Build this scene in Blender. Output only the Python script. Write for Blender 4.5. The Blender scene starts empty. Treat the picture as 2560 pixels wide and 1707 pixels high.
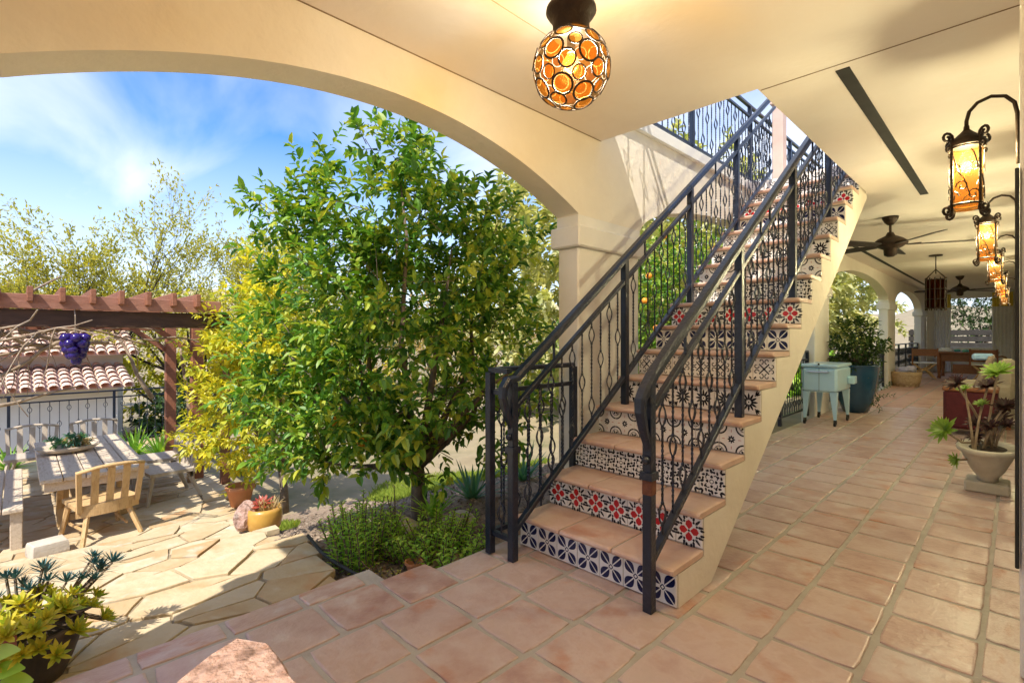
import bpy, math, random
from mathutils import Vector, Matrix, noise
PI = math.pi
sc = bpy.context.scene
C = sc.collection
RND = random.Random(7)

# ------------------------------------------------------------ camera, sky, sun, exposure
F_PX, CAM_H, HOR, YAW = 1248.0, 1.25, 838.0, math.atan2(1262.0, 1248.0)
cam_d = bpy.data.cameras.new('camera'); cam = bpy.data.objects.new('camera', cam_d); C.objects.link(cam)
cam.location = (0, 0, CAM_H); cam.rotation_euler = (PI / 2, 0, YAW)
cam_d.sensor_width = 36; cam_d.lens = F_PX / 2560 * 36; cam_d.shift_y = -(853.5 - HOR) / 2560
cam_d.clip_start = .03; cam_d.clip_end = 3000
sc.camera = cam
LIGHT = Vector((-.40, .90, -1.35)).normalized()            # the way sunlight travels
SUN_EL = math.asin(-LIGHT.z); SUN_AZ = math.atan2(-LIGHT.x, -LIGHT.y)   # azimuth from +Y towards +X
sun_d = bpy.data.lights.new('sun', 'SUN'); sun = bpy.data.objects.new('sun', sun_d); C.objects.link(sun)
sun_d.energy = 2.0; sun_d.angle = math.radians(.5); sun_d.color = (1, .93, .82)
sun.rotation_euler = LIGHT.to_track_quat('-Z', 'Y').to_euler()
sun.location = (3, -8, 12)
world = bpy.data.worlds.new('World'); sc.world = world; world.use_nodes = True
def build_world():
    nt = world.node_tree; nt.nodes.clear(); N = nt.nodes.new; L = nt.links.new
    out = N('ShaderNodeOutputWorld'); bg = N('ShaderNodeBackground'); bg.inputs['Strength'].default_value = .15
    sky = N('ShaderNodeTexSky'); sky.sky_type = 'NISHITA'; sky.sun_disc = False
    sky.sun_elevation = SUN_EL; sky.sun_rotation = SUN_AZ; sky.dust_density = .35; sky.ozone_density = 2.2; sky.air_density = 1.15
    tc = N('ShaderNodeTexCoord'); sep = N('ShaderNodeSeparateXYZ'); L(tc.outputs['Generated'], sep.inputs[0])
    ad = N('ShaderNodeMath'); ad.operation = 'MAXIMUM'; L(sep.outputs['Z'], ad.inputs[0]); ad.inputs[1].default_value = 0
    ad2 = N('ShaderNodeMath'); ad2.inputs[1].default_value = .22; L(ad.outputs[0], ad2.inputs[0])
    dx = N('ShaderNodeMath'); dx.operation = 'DIVIDE'; L(sep.outputs['X'], dx.inputs[0]); L(ad2.outputs[0], dx.inputs[1])
    dy = N('ShaderNodeMath'); dy.operation = 'DIVIDE'; L(sep.outputs['Y'], dy.inputs[0]); L(ad2.outputs[0], dy.inputs[1])
    cb = N('ShaderNodeCombineXYZ'); L(dx.outputs[0], cb.inputs[0]); L(dy.outputs[0], cb.inputs[1])
    mp = N('ShaderNodeMapping'); mp.inputs['Rotation'].default_value = (0, 0, .35); mp.inputs['Scale'].default_value = (.62, 1.25, 1)
    mp.inputs['Location'].default_value = (2.35, .75, 0)
    L(cb.outputs[0], mp.inputs[0])
    n1 = N('ShaderNodeTexNoise'); n1.inputs['Scale'].default_value = 1.15; n1.inputs['Detail'].default_value = 7; n1.inputs['Roughness'].default_value = .48; n1.inputs['Distortion'].default_value = .7
    L(mp.outputs[0], n1.inputs['Vector'])
    r1 = N('ShaderNodeValToRGB'); r1.color_ramp.elements[0].position = .36; r1.color_ramp.elements[1].position = .74
    L(n1.outputs['Fac'], r1.inputs[0])
    # thin overall veil near the horizon
    hz = N('ShaderNodeMapRange'); hz.inputs[1].default_value = .0; hz.inputs[2].default_value = .36; hz.inputs[3].default_value = .9; hz.inputs[4].default_value = 0
    L(sep.outputs['Z'], hz.inputs[0])
    mx = N('ShaderNodeMath'); mx.operation = 'MAXIMUM'; L(r1.outputs[0], mx.inputs[0]); L(hz.outputs[0], mx.inputs[1])
    gm = N('ShaderNodeMixRGB'); gm.blend_type = 'MULTIPLY'; gm.inputs[0].default_value = 1; gm.inputs[2].default_value = (.135, .30, .50, 1); L(sky.outputs[0], gm.inputs[1])
    mix = N('ShaderNodeMixRGB'); L(mx.outputs[0], mix.inputs[0]); L(gm.outputs[0], mix.inputs[1]); mix.inputs[2].default_value = (2.55, 2.62, 2.75, 1)
    L(mix.outputs[0], bg.inputs[0]); L(bg.outputs[0], out.inputs[0])
build_world()
vs = sc.view_settings; vs.view_transform = 'Standard'; vs.look = 'None'; vs.exposure = 1.85; vs.gamma = 1; vs.use_curve_mapping = False
sc.cycles.use_denoising = True; sc.cycles.max_bounces = 10; sc.cycles.diffuse_bounces = 6; sc.cycles.transparent_max_bounces = 12
sc.cycles.caustics_reflective = False; sc.cycles.caustics_refractive = False; sc.cycles.sample_clamp_indirect = 6

# ------------------------------------------------------------ photo pixel -> point helpers
_fx, _fy, _rx, _ry = -math.sin(YAW), math.cos(YAW), math.cos(YAW), math.sin(YAW)
def ray(u, v):
    a = u - 1280.0
    return (F_PX * _fx + a * _rx, F_PX * _fy + a * _ry, HOR - v)
def gz(u, v, z=0.0):
    d = ray(u, v); t = (z - CAM_H) / d[2]; return Vector((d[0] * t, d[1] * t, z))
def gx(u, v, X):
    d = ray(u, v); t = X / d[0]; return Vector((X, d[1] * t, CAM_H + d[2] * t))
def gd(u, v, dep):
    d = ray(u, v); t = dep / F_PX; return Vector((d[0] * t, d[1] * t, CAM_H + d[2] * t))

# ------------------------------------------------------------ materials
def _nt(name):
    m = bpy.data.materials.new(name); m.use_nodes = True
    nt = m.node_tree; b = nt.nodes['Principled BSDF']
    return m, nt, nt.nodes.new, nt.links.new, b
def ramp(nt, cols, fac):
    r = nt.nodes.new('ShaderNodeValToRGB'); e = r.color_ramp.elements
    while len(e) < len(cols): e.new(.5)
    for i, c in enumerate(cols):
        e[i].position = i / max(1, len(cols) - 1); e[i].color = (*c, 1)
    nt.links.new(fac, r.inputs[0]); return r.outputs[0]
def mixc(nt, mode, fac, a, b):
    m = nt.nodes.new('ShaderNodeMixRGB'); m.blend_type = mode
    for i, v in ((0, fac), (1, a), (2, b)):
        if hasattr(v, 'is_linked'): nt.links.new(v, m.inputs[i])
        elif i == 0: m.inputs[0].default_value = v
        else: m.inputs[i].default_value = (*v, 1)
    return m.outputs[0]
def mat(name, cols, rough=.8, scale=6, bump=.2, bscale=40, metal=0, spec=.4, rnd=0.0, stretch=(1, 1, 1), detail=6, stain=None, stain2=None, coat=0, world=False, bdist=.01):
    """colour variation by noise between cols, optional shift per object, stains and fine relief"""
    m, nt, N, L, b = _nt(name)
    tc = N('ShaderNodeTexCoord'); src = tc.outputs['Object']
    if world:
        g = N('ShaderNodeNewGeometry'); src = g.outputs['Position']
    oi = N('ShaderNodeObjectInfo')
    mp = N('ShaderNodeMapping'); mp.inputs['Scale'].default_value = stretch; L(src, mp.inputs[0])
    if not world:
        sh = N('ShaderNodeVectorMath'); sh.operation = 'SCALE'; cx = N('ShaderNodeCombineXYZ')
        for i in range(3): L(oi.outputs['Random'], cx.inputs[i])
        L(cx.outputs[0], sh.inputs[0]); sh.inputs['Scale'].default_value = 37.0; L(sh.outputs[0], mp.inputs['Location'])
    n = N('ShaderNodeTexNoise'); n.inputs['Scale'].default_value = scale; n.inputs['Detail'].default_value = detail; n.inputs['Roughness'].default_value = .6
    L(mp.outputs[0], n.inputs['Vector'])
    mr = N('ShaderNodeMapRange'); mr.inputs[1].default_value = .3; mr.inputs[2].default_value = .7; L(n.outputs['Fac'], mr.inputs[0])
    fac = mr.outputs[0]
    if rnd:
        a = N('ShaderNodeMath'); a.operation = 'MULTIPLY_ADD'; L(oi.outputs['Random'], a.inputs[0]); a.inputs[1].default_value = rnd; 
        s = N('ShaderNodeMath'); s.operation = 'MULTIPLY'; L(fac, s.inputs[0]); s.inputs[1].default_value = 1 - rnd; L(s.outputs[0], a.inputs[2]); fac = a.outputs[0]
    col = ramp(nt, cols, fac)
    for stain in [x for x in (stain, stain2) if x]:
        n2 = N('ShaderNodeTexNoise'); n2.inputs['Scale'].default_value = stain[1]; n2.inputs['Detail'].default_value = 5; L(mp.outputs[0], n2.inputs['Vector'])
        m2 = N('ShaderNodeMapRange'); m2.inputs[1].default_value = stain[2]; m2.inputs[2].default_value = stain[2] + .15; m2.inputs[4].default_value = stain[3]; L(n2.outputs['Fac'], m2.inputs[0])
        col = mixc(nt, 'MIX', m2.outputs[0], col, stain[0])
    L(col, b.inputs['Base Color']); b.inputs['Roughness'].default_value = rough; b.inputs['Metallic'].default_value = metal
    b.inputs['Specular IOR Level'].default_value = spec
    if coat: b.inputs['Coat Weight'].default_value = coat; b.inputs['Coat Roughness'].default_value = .12
    if bump:
        n3 = N('ShaderNodeTexNoise'); n3.inputs['Scale'].default_value = bscale; n3.inputs['Detail'].default_value = 5; L(mp.outputs[0], n3.inputs['Vector'])
        bp = N('ShaderNodeBump'); bp.inputs['Strength'].default_value = bump; bp.inputs['Distance'].default_value = bdist; L(n3.outputs['Fac'], bp.inputs['Height']); L(bp.outputs[0], b.inputs['Normal'])
    return m
def leafmat(name, cols, rough=.42, trans=.35, tcol=None):
    m, nt, N, L, b = _nt(name)
    g = N('ShaderNodeNewGeometry'); col = ramp(nt, cols, g.outputs['Random Per Island'])
    L(col, b.inputs['Base Color']); b.inputs['Roughness'].default_value = rough; b.inputs['Specular IOR Level'].default_value = .45
    t = N('ShaderNodeBsdfTranslucent'); tc = mixc(nt, 'MULTIPLY', 1.0, col, tcol or (1.6, 1.5, .6)); L(tc, t.inputs[0])
    mx = N('ShaderNodeMixShader'); mx.inputs[0].default_value = trans; L(b.outputs[0], mx.inputs[1]); L(t.outputs[0], mx.inputs[2])
    L(mx.outputs[0], nt.nodes['Material Output'].inputs[0]); return m
def glassmat(name, col, clear=.45, emit=None):
    """thin coloured lamp glass: lets light out, scatters and shines a little"""
    m, nt, N, L, b = _nt(name); nt.nodes.remove(b)
    n = N('ShaderNodeTexNoise'); n.inputs['Scale'].default_value = 28; c = ramp(nt, [tuple(x * .75 for x in col), col], n.outputs['Fac'])
    tr = N('ShaderNodeBsdfTransparent'); L(c, tr.inputs[0]); tl = N('ShaderNodeBsdfTranslucent'); L(mixc(nt, 'MULTIPLY', 1.0, c, (1, .50, .16)), tl.inputs[0])
    gl = N('ShaderNodeBsdfGlossy'); gl.inputs['Roughness'].default_value = .12; gl.inputs['Color'].default_value = (.14, .10, .06, 1)
    a = N('ShaderNodeMixShader'); a.inputs[0].default_value = 1 - clear; L(tr.outputs[0], a.inputs[1]); L(tl.outputs[0], a.inputs[2])
    f = N('ShaderNodeFresnel'); f.inputs[0].default_value = 1.18
    z = N('ShaderNodeMixShader'); L(f.outputs[0], z.inputs[0]); L(a.outputs[0], z.inputs[1]); L(gl.outputs[0], z.inputs[2])
    L(z.outputs[0], nt.nodes['Material Output'].inputs[0]); return m
def emis(name, col, s):
    m, nt, N, L, b = _nt(name); b.inputs['Base Color'].default_value = (*col, 1); b.inputs['Emission Color'].default_value = (*col, 1); b.inputs['Emission Strength'].default_value = s
    return m

M = {}
M['stucco'] = mat('cream_stucco', [(.77, .70, .59), (.83, .77, .66)], .9, 2.2, .55, 16, world=True, stain=((.52, .40, .25), .9, .66, .3))
M['trim'] = mat('white_stucco', [(.78, .76, .71), (.84, .82, .78)], .9, 2.5, .25, 70, world=True)
M['ceil'] = mat('ceiling_plaster', [(.78, .70, .62), (.83, .77, .71)], .9, 1.1, .45, 12, world=True, stain=((.56, .42, .28), .6, .64, .35))
M['seam'] = mat('dark_seam', [(.20, .14, .08), (.32, .23, .14)], .9, 12, 0)
M['tile'] = mat('saltillo_tile', [(.38, .215, .175), (.50, .335, .28), (.58, .44, .385), (.49, .28, .20)], .30, 7, .35, 45, rnd=.38, spec=.5, detail=9, stain=((.46, .18, .08), 4.2, .59, .8), stain2=((.60, .52, .47), 7, .56, .6))
M['grout'] = mat('sand_grout', [(.38, .34, .285), (.48, .44, .38)], .9, 8, .3, 60, world=True)
M['tread'] = mat('tread_terracotta', [(.52, .30, .22), (.64, .45, .36), (.56, .34, .24)], .42, 7, .25, 40, rnd=.35, stain2=((.66, .52, .44), 9, .57, .6), spec=.5, stain=((.46, .15, .06), 5, .62, .7))
M['glaze'] = mat('white_glaze', [(.78, .76, .72), (.84, .82, .78)], .18, 5, .04, 12, spec=.5, rnd=.3)
M['navy'] = mat('navy_glaze', [(.008, .012, .06), (.015, .02, .09)], .2, 20, 0)
M['black'] = mat('black_glaze', [(.012, .014, .02), (.02, .022, .03)], .2, 20, 0)
M['red'] = mat('red_glaze', [(.46, .012, .018), (.56, .02, .025)], .2, 20, 0)
M['iron'] = mat('painted_iron', [(.006, .010, .022), (.010, .018, .042)], .30, 14, .35, 60, metal=.0, spec=.6, stain=((.09, .05, .03), 9, .72, .5))
M['bronze'] = mat('dark_bronze', [(.022, .014, .009), (.05, .03, .018)], .5, 18, .3, 60, metal=.5)
M['flag'] = mat('flagstone', [(.44, .31, .16), (.54, .44, .29), (.47, .35, .20), (.40, .25, .11)], .85, 3.5, .7, 22, rnd=.5, detail=9, stain=((.46, .22, .08), 3.4, .58, .7), stain2=((.58, .53, .44), 5.5, .58, .6))
M['mortar'] = mat('sandy_joint', [(.20, .155, .095), (.36, .29, .19)], .95, 14, .5, 60, world=True)
M['mulch'] = mat('garden_soil', [(.14, .10, .07), (.30, .22, .16), (.20, .15, .10)], .95, 16, .8, 50, world=True)
M['wood'] = mat('weathered_teak', [(.46, .36, .25), (.60, .50, .38), (.40, .29, .18)], .8, 6, .35, 30, stretch=(1, 8, 8), rnd=.25)
M['teak'] = mat('golden_teak', [(.46, .27, .11), (.60, .40, .19), (.40, .22, .08)], .7, 6, .3, 30, stretch=(6, 6, 1), rnd=.2)
M['redwood'] = mat('red_brown_stain', [(.20, .075, .04), (.30, .12, .065), (.15, .055, .03)], .65, 5, .3, 30, stretch=(5, 1, 5))
M['shadestain'] = mat('brown_stain_with_shade', [(.045, .022, .014), (.085, .042, .026)], .6, 5, .3, 30, stretch=(5, 1, 5))  # dark stain, with the fascia's shade on the beam put into the colour
M['mahog'] = mat('mahogany', [(.20, .07, .03), (.30, .12, .05)], .4, 6, .1, 30, stretch=(6, 1, 6))
M['bark'] = mat('bark', [(.10, .075, .05), (.20, .155, .11)], .9, 20, .6, 40)
M['darkbark'] = mat('dark_bark', [(.03, .022, .015), (.06, .045, .03)], .9, 20, .4, 40)
M['vinebark'] = mat('pale_vine_bark', [(.20, .14, .09), (.42, .33, .24)], .9, 14, .6, 40)
M['rooftile'] = mat('clay_roof', [(.56, .33, .24), (.70, .52, .42), (.60, .38, .28)], .85, 2.3, .3, 12, world=True)
M['clay'] = mat('terracotta_pot', [(.50, .20, .09), (.60, .28, .14)], .8, 5, .2, 30)
M['ochre'] = mat('ochre_glaze', [(.42, .20, .03), (.56, .33, .07)], .35, 6, .1, 20, coat=.3)
M['bluepot'] = mat('blue_glaze', [(.012, .05, .11), (.02, .085, .17)], .22, 3, .05, 20, coat=.4)
M['enamel'] = mat('pale_blue_enamel', [(.40, .62, .76), (.46, .68, .80)], .32, 2, .03, 20, coat=.3)
M['rubber'] = mat('black_rubber', [(.01, .01, .01), (.02, .02, .02)], .6, 10, 0)
M['stonebowl'] = mat('cast_stone', [(.44, .41, .34), (.58, .54, .46)], .9, 7, .4, 40)
M['wicker'] = mat('wicker', [(.40, .27, .14), (.58, .44, .27)], .8, 30, .5, 60)
M['maroon'] = mat('maroon_fabric', [(.075, .012, .016), (.11, .02, .024)], .9, 20, .3, 120)
M['beige'] = mat('beige_fabric', [(.40, .34, .25), (.50, .44, .33)], .95, 20, .3, 120)
M['white'] = mat('white_cloth', [(.70, .70, .70), (.80, .80, .80)], .95, 8, .3, 60)
M['yellow'] = mat('yellow_cloth', [(.66, .50, .06), (.74, .60, .12)], .95, 8, .3, 60)
M['teal'] = mat('turquoise_cloth', [(.08, .42, .42), (.20, .60, .58)], .9, 14, .3, 60)
M['lilac'] = mat('lilac_towel', [(.42, .42, .60), (.62, .60, .72)], .95, 14, .5, 80)
M['fanblade'] = mat('fan_blade', [(.028, .022, .018), (.05, .042, .036)], .5, 8, .1, 30)
M['slot'] = mat('black_slot', [(.015, .015, .013), (.03, .03, .026)], .7, 10, 0)
M['rock'] = mat('pink_sandstone', [(.33, .19, .14), (.46, .30, .24), (.30, .16, .11)], .9, 16, 1.0, 30, detail=10, bdist=.03, stain=((.12, .07, .05), 14, .55, .85), stain2=((.54, .46, .40), 10, .58, .7))
M['paleRock'] = mat('pale_rock', [(.44, .38, .30), (.56, .50, .42)], .9, 6, .6, 20)
M['outwall'] = mat('white_render', [(.68, .68, .66), (.76, .76, .74)], .9, 1, .2, 20, world=True)
M['hill'] = mat('dry_hill', [(.30, .26, .12), (.40, .34, .18), (.20, .21, .09)], .95, .08, 0, world=True)
M['ground'] = mat('dry_ground', [(.22, .17, .10), (.30, .24, .15), (.16, .15, .07)], .95, .7, .5, 14, world=True)
M['lawn'] = mat('lawn_soil', [(.16, .22, .04), (.24, .30, .06)], .95, 4, .5, 30, world=True)
M['darkfence'] = mat('dark_fence_wood', [(.025, .022, .02), (.05, .045, .04)], .8, 6, .2, 20)
M['purple'] = mat('purple_glass', [(.018, .008, .10), (.035, .015, .16)], .22, 6, 0, coat=.1)
M['soil'] = mat('potting_soil', [(.03, .02, .014), (.07, .05, .035)], .95, 40, .6, 80)
M['amber'] = glassmat('amber_glass', (1.0, .64, .22), .994)
M['amber2'] = glassmat('orange_amber_glass', (1.0, .52, .10), .987)
M['brownglass'] = glassmat('brown_glass', (.16, .07, .025), .6)
M['medal'] = glassmat('amber_roundel', (1.0, .62, .20), .99)
M['bulb'] = glassmat('bulb_glass', (1, 1, 1), .99)
M['citrus'] = leafmat('citrus_leaf', [(.04, .12, .018), (.08, .21, .026), (.14, .30, .035), (.27, .40, .05), (.48, .50, .06)], .46, .34)
M['yellowleaf'] = leafmat('yellow_green_leaf', [(.34, .38, .04), (.58, .56, .05), (.70, .62, .06), (.28, .40, .05)], .45, .42, (1.5, 1.4, .5))
M['palo'] = leafmat('tiny_spring_leaf', [(.32, .34, .05), (.50, .46, .07), (.24, .27, .06)], .6, .4)
M['paleleaf'] = leafmat('pale_hedge_leaf', [(.30, .34, .12), (.50, .50, .22), (.60, .58, .32), (.22, .27, .08)], .55, .4)
M['dryleaf'] = leafmat('dry_tan_leaf', [(.38, .26, .12), (.48, .36, .18), (.30, .22, .10)], .7, .3)
M['hedge'] = leafmat('dark_hedge_leaf', [(.02, .05, .015), (.04, .09, .02), (.08, .14, .03)], .45, .3)
M['herb'] = leafmat('bright_herb', [(.18, .42, .05), (.32, .56, .08), (.46, .62, .10)], .5, .4)
M['agave'] = leafmat('blue_green_blade', [(.05, .16, .11), (.08, .22, .15), (.14, .30, .10)], .45, .25)
M['lime'] = leafmat('lime_sedum', [(.28, .40, .04), (.50, .48, .04), (.60, .50, .05), (.20, .32, .04)], .45, .35, (1.4, 1.3, .5))
M['bluesedum'] = leafmat('blue_sedum', [(.02, .07, .08), (.04, .13, .14), (.05, .10, .07)], .45, .15, (1, 1.2, 1))
M['aeon'] = leafmat('dark_aeonium', [(.035, .012, .014), (.07, .028, .026), (.05, .03, .02)], .4, .15, (1.2, .8, .6))
M['aeongreen'] = leafmat('green_aeonium', [(.16, .28, .05), (.26, .40, .07)], .4, .3)
M['redleaf'] = leafmat('red_leaf', [(.34, .05, .04), (.42, .10, .06)], .4, .3, (1.3, .8, .6))
M['grass'] = leafmat('grass_blade', [(.20, .30, .04), (.32, .38, .06), (.14, .22, .03)], .6, .4)
M['chip'] = leafmat('bark_chip', [(.12, .085, .06), (.26, .19, .14), (.18, .13, .09), (.34, .27, .21)], .9, 0)
M['orangefruit'] = mat('orange_peel', [(.80, .26, .02), (.86, .34, .03)], .4, 30, .2, 120)
M['pinkpost'] = mat('pink_plaster', [(.56, .40, .33), (.64, .48, .40)], .9, 5, .2, 40)

# ------------------------------------------------------------ mesh building
class MB:
    def __init__(s): s.v = []; s.f = []; s.mi = []
    def add(s, vs, fs, mi=0):
        o = len(s.v); s.v += [tuple(p) for p in vs]; s.f += [tuple(i + o for i in f) for f in fs]; s.mi += [mi] * len(fs); return s
    def box(s, a, b, mi=0):
        (x0, y0, z0), (x1, y1, z1) = a, b
        return s.add([(x0, y0, z0), (x1, y0, z0), (x1, y1, z0), (x0, y1, z0), (x0, y0, z1), (x1, y0, z1), (x1, y1, z1), (x0, y1, z1)],
                     [(0, 3, 2, 1), (4, 5, 6, 7), (0, 1, 5, 4), (1, 2, 6, 5), (2, 3, 7, 6), (3, 0, 4, 7)], mi)
    def bbox(s, a, b, r=.006, mi=0):
        """box with bevelled edges (chamfer)"""
        c = [(a[i] + b[i]) / 2 for i in range(3)]; h = [abs(b[i] - a[i]) / 2 for i in range(3)]; r = min(r, min(h) * .6)
        vs = []; idx = {}
        for sx in (-1, 1):
            for sy in (-1, 1):
                for sz in (-1, 1):
                    for ax in range(3):
                        q = [sx * h[0], sy * h[1], sz * h[2]]; g = (sx, sy, sz)
                        for k in range(3):
                            if k != ax: q[k] -= g[k] * r
                        idx[(sx, sy, sz, ax)] = len(vs); vs.append((c[0] + q[0], c[1] + q[1], c[2] + q[2]))
        fs = []
        for ax in range(3):
            u, w = (ax + 1) % 3, (ax + 2) % 3
            for sg in (-1, 1):
                def K(a1, a2):
                    t = [0, 0, 0]; t[ax] = sg; t[u] = a1; t[w] = a2; return idx[(*t, ax)]
                f = [K(-1, -1), K(1, -1), K(1, 1), K(-1, 1)]; fs.append(tuple(f if sg > 0 else f[::-1]))
        for ax in range(3):       # edges along ax
            u, w = (ax + 1) % 3, (ax + 2) % 3
            for a1 in (-1, 1):
                for a2 in (-1, 1):
                    def K(e, n):
                        t = [0, 0, 0]; t[ax] = e; t[u] = a1; t[w] = a2; return idx[(*t, n)]
                    f = [K(-1, u), K(1, u), K(1, w), K(-1, w)]; fs.append(tuple(f if a1 * a2 < 0 else f[::-1]))
        for g in [(x, y, z) for x in (-1, 1) for y in (-1, 1) for z in (-1, 1)]:
            f = [idx[(*g, 0)], idx[(*g, 1)], idx[(*g, 2)]]; fs.append(tuple(f if g[0] * g[1] * g[2] > 0 else f[::-1]))
        return s.add(vs, fs, mi)
    def bar(s, p, q, w, h=None, up=(0, 0, 1), r=0, mi=0):
        """rectangular bar from p to q"""
        p, q = Vector(p), Vector(q); h = h or w; d = (q - p); Ln = d.length; d.normalize(); up = Vector(up)
        if abs(d.dot(up)) > .98: up = Vector((0, 1, 0))
        sd = d.cross(up).normalized(); u2 = sd.cross(d).normalized()
        t = MB(); (t.bbox if r else t.box)((-w / 2, 0, -h / 2), (w / 2, Ln, h / 2), *((r,) if r else ()))
        return s.add([p + sd * a + d * b + u2 * c for a, b, c in t.v], t.f, mi)
    def tube(s, pts, rad, n=6, cap=True, mi=0, sq=1.0):
        pts = [Vector(p) for p in pts]; m = len(pts)
        if not hasattr(rad, '__len__'): rad = [rad] * m
        t0 = (pts[1] - pts[0]).normalized(); ref = Vector((0, 0, 1)) if abs(t0.z) < .9 else Vector((1, 0, 0))
        nr = t0.cross(ref).normalized(); vs = []; fs = []
        for i, p in enumerate(pts):
            t = (pts[min(i + 1, m - 1)] - pts[max(i - 1, 0)])
            t = t.normalized() if t.length > 1e-9 else t0
            nr = (nr - t * nr.dot(t)); nr = nr.normalized() if nr.length > 1e-6 else t.orthogonal().normalized(); bn = t.cross(nr)
            for k in range(n):
                a = 2 * PI * k / n; vs.append(p + (nr * math.cos(a) + bn * math.sin(a) * sq) * rad[i])
        for i in range(m - 1):
            for k in range(n):
                fs.append((i * n + k, i * n + (k + 1) % n, (i + 1) * n + (k + 1) % n, (i + 1) * n + k))
        if cap: fs += [tuple(range(n))[::-1], tuple((m - 1) * n + k for k in range(n))]
        return s.add(vs, fs, mi)
    def lathe(s, prof, n=20, c=(0, 0, 0), mi=0, sx=1, sy=1, closed=True):
        vs = []; fs = []; m = len(prof)
        for r, z in prof:
            for k in range(n):
                a = 2 * PI * k / n; vs.append((c[0] + r * math.cos(a) * sx, c[1] + r * math.sin(a) * sy, c[2] + z))
        for i in range(m - 1):
            for k in range(n): fs.append((i * n + k, i * n + (k + 1) % n, (i + 1) * n + (k + 1) % n, (i + 1) * n + k))
        if closed: fs += [tuple(range(n))[::-1], tuple((m - 1) * n + k for k in range(n))]
        return s.add(vs, fs, mi)
    def ball(s, c, r, n=10, m=6, mi=0, sz=1):
        return s.lathe([(max(1e-4, r * math.sin(PI * i / m)), -r * sz * math.cos(PI * i / m)) for i in range(m + 1)], n, c, mi)
    def prism(s, poly, z0, z1, mi=0):
        n = len(poly)
        return s.add([(x, y, z0) for x, y in poly] + [(x, y, z1) for x, y in poly],
                     [tuple(range(n))[::-1], tuple(range(n, 2 * n))] + [(i, (i + 1) % n, n + (i + 1) % n, n + i) for i in range(n)], mi)
    def leaf(s, p, d, up, L, W, mi=0, fold=.35, droop=.15):
        d = d.normalized(); sd = d.cross(up); sd = sd.normalized() if sd.length > 1e-5 else d.orthogonal().normalized(); nn = sd.cross(d)
        t = p + d * L - nn * L * droop
        if L < .045:                 # needles and chips stay simple
            a = p + d * L * .45; e = a + nn * W * fold
            return s.add([p, e + sd * W * .5, t, e - sd * W * .5, a], [(0, 4, 1), (4, 2, 1), (0, 3, 4), (4, 3, 2)], mi)
        a, c = p + d * L * .30 - nn * L * droop * .05, p + d * L * .68 - nn * L * droop * .40
        e, f = nn * W * fold * .9, nn * W * fold * .6
        return s.add([p, a + e + sd * W * .46, c + f + sd * W * .40, t, c + f - sd * W * .40, a + e - sd * W * .46, a, c],
                     [(0, 6, 1), (1, 6, 7, 2), (2, 7, 3), (0, 5, 6), (5, 4, 7, 6), (4, 3, 7)], mi)
    def mesh(s, name, mats, smooth=False):
        me = bpy.data.meshes.new(name); me.from_pydata(s.v, [], s.f)
        for m in (mats if isinstance(mats, (list, tuple)) else [mats]): me.materials.append(m)
        if any(s.mi): me.polygons.foreach_set('material_index', s.mi)
        if smooth: me.polygons.foreach_set('use_smooth', [True] * len(s.f))
        me.update(); return me
    def build(s, name, mats, parent=None, smooth=False, world=True):
        """one mesh object; with world=True the coordinates are world ones and are made local to the parent thing"""
        if parent is not None and world:
            o = root_loc(parent)
            s.v = [(x - o[0], y - o[1], z - o[2]) for x, y, z in s.v]
        return link(name, s.mesh(name, mats, smooth), parent)
def root_loc(o):
    l = Vector((0, 0, 0))
    while o is not None: l = l + Vector(o.location); o = o.parent
    return l
def link(name, me, parent=None, loc=None, rot=None, scale=None):
    o = bpy.data.objects.new(name, me); C.objects.link(o)
    if parent is not None: o.parent = parent
    if loc is not None: o.location = loc
    if rot is not None: o.rotation_euler = rot
    if scale is not None: o.scale = scale
    return o
def tag(o, label=None, cat=None, group=None, kind=None):
    if label: o['label'] = label
    if cat: o['category'] = cat
    if group: o['group'] = group
    if kind: o['kind'] = kind
    return o
def thing(name, label, cat, loc=(0, 0, 0), rz=0, group=None):
    o = bpy.data.objects.new(name, None); C.objects.link(o); o.location = loc; o.rotation_euler = (0, 0, rz); o.empty_display_size = .1
    return tag(o, label, cat, group)
def dup(root, loc, rz=0, label=None, group=None):
    def cp(o, par):
        c = o.copy(); C.objects.link(c); c.parent = par
        for ch in list(o.children): cp(ch, c)
        return c
    r = cp(root, None); r.location = loc; r.rotation_euler = (0, 0, rz)
    if label: r['label'] = label
    if group: r['group'] = group
    return r
def rv(r=RND): 
    while True:
        v = Vector((r.uniform(-1, 1), r.uniform(-1, 1), r.uniform(-1, 1)))
        if .05 < v.length < 1: return v
def lerp(a, b, t): return a + (b - a) * t
# ------------------------------------------------------------ the setting
XI, XO, XW, ZC, ZT = -2.19, -2.39, .03, 2.70, 3.04      # facade inner/outer face, house wall, ceiling, terrace floor
def sstep(a, b, x):
    t = max(0, min(1, (x - a) / (b - a))); return t * t * (3 - 2 * t)
def terrain(x, y):
    bed = lerp(-.12, -.95, sstep(-2.9, -6.4, x)) if x > -12.6 else lerp(-.95, -2.6, sstep(-12.6, -15.5, x))
    pat = lerp(-.20, -1.0, sstep(-2.5, -5.9, x)) if x > -12.6 else bed
    z = lerp(pat, bed, sstep(1.2, 1.45, y))
    far = max(0, math.hypot(x + 6, y - 5) - 34)
    z += .035 * noise.noise(Vector((x * 1.7, y * 1.7, 0))) * (1 if far == 0 else 4)
    if y > 8 and x < -3.2: z += sstep(-3.2, -9, x) * sstep(8, 14, y) * 1.1
    z += min(far * .10, 9) * (.8 + .5 * noise.noise(Vector((x * .02, y * .02, 3))))
    return z
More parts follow.
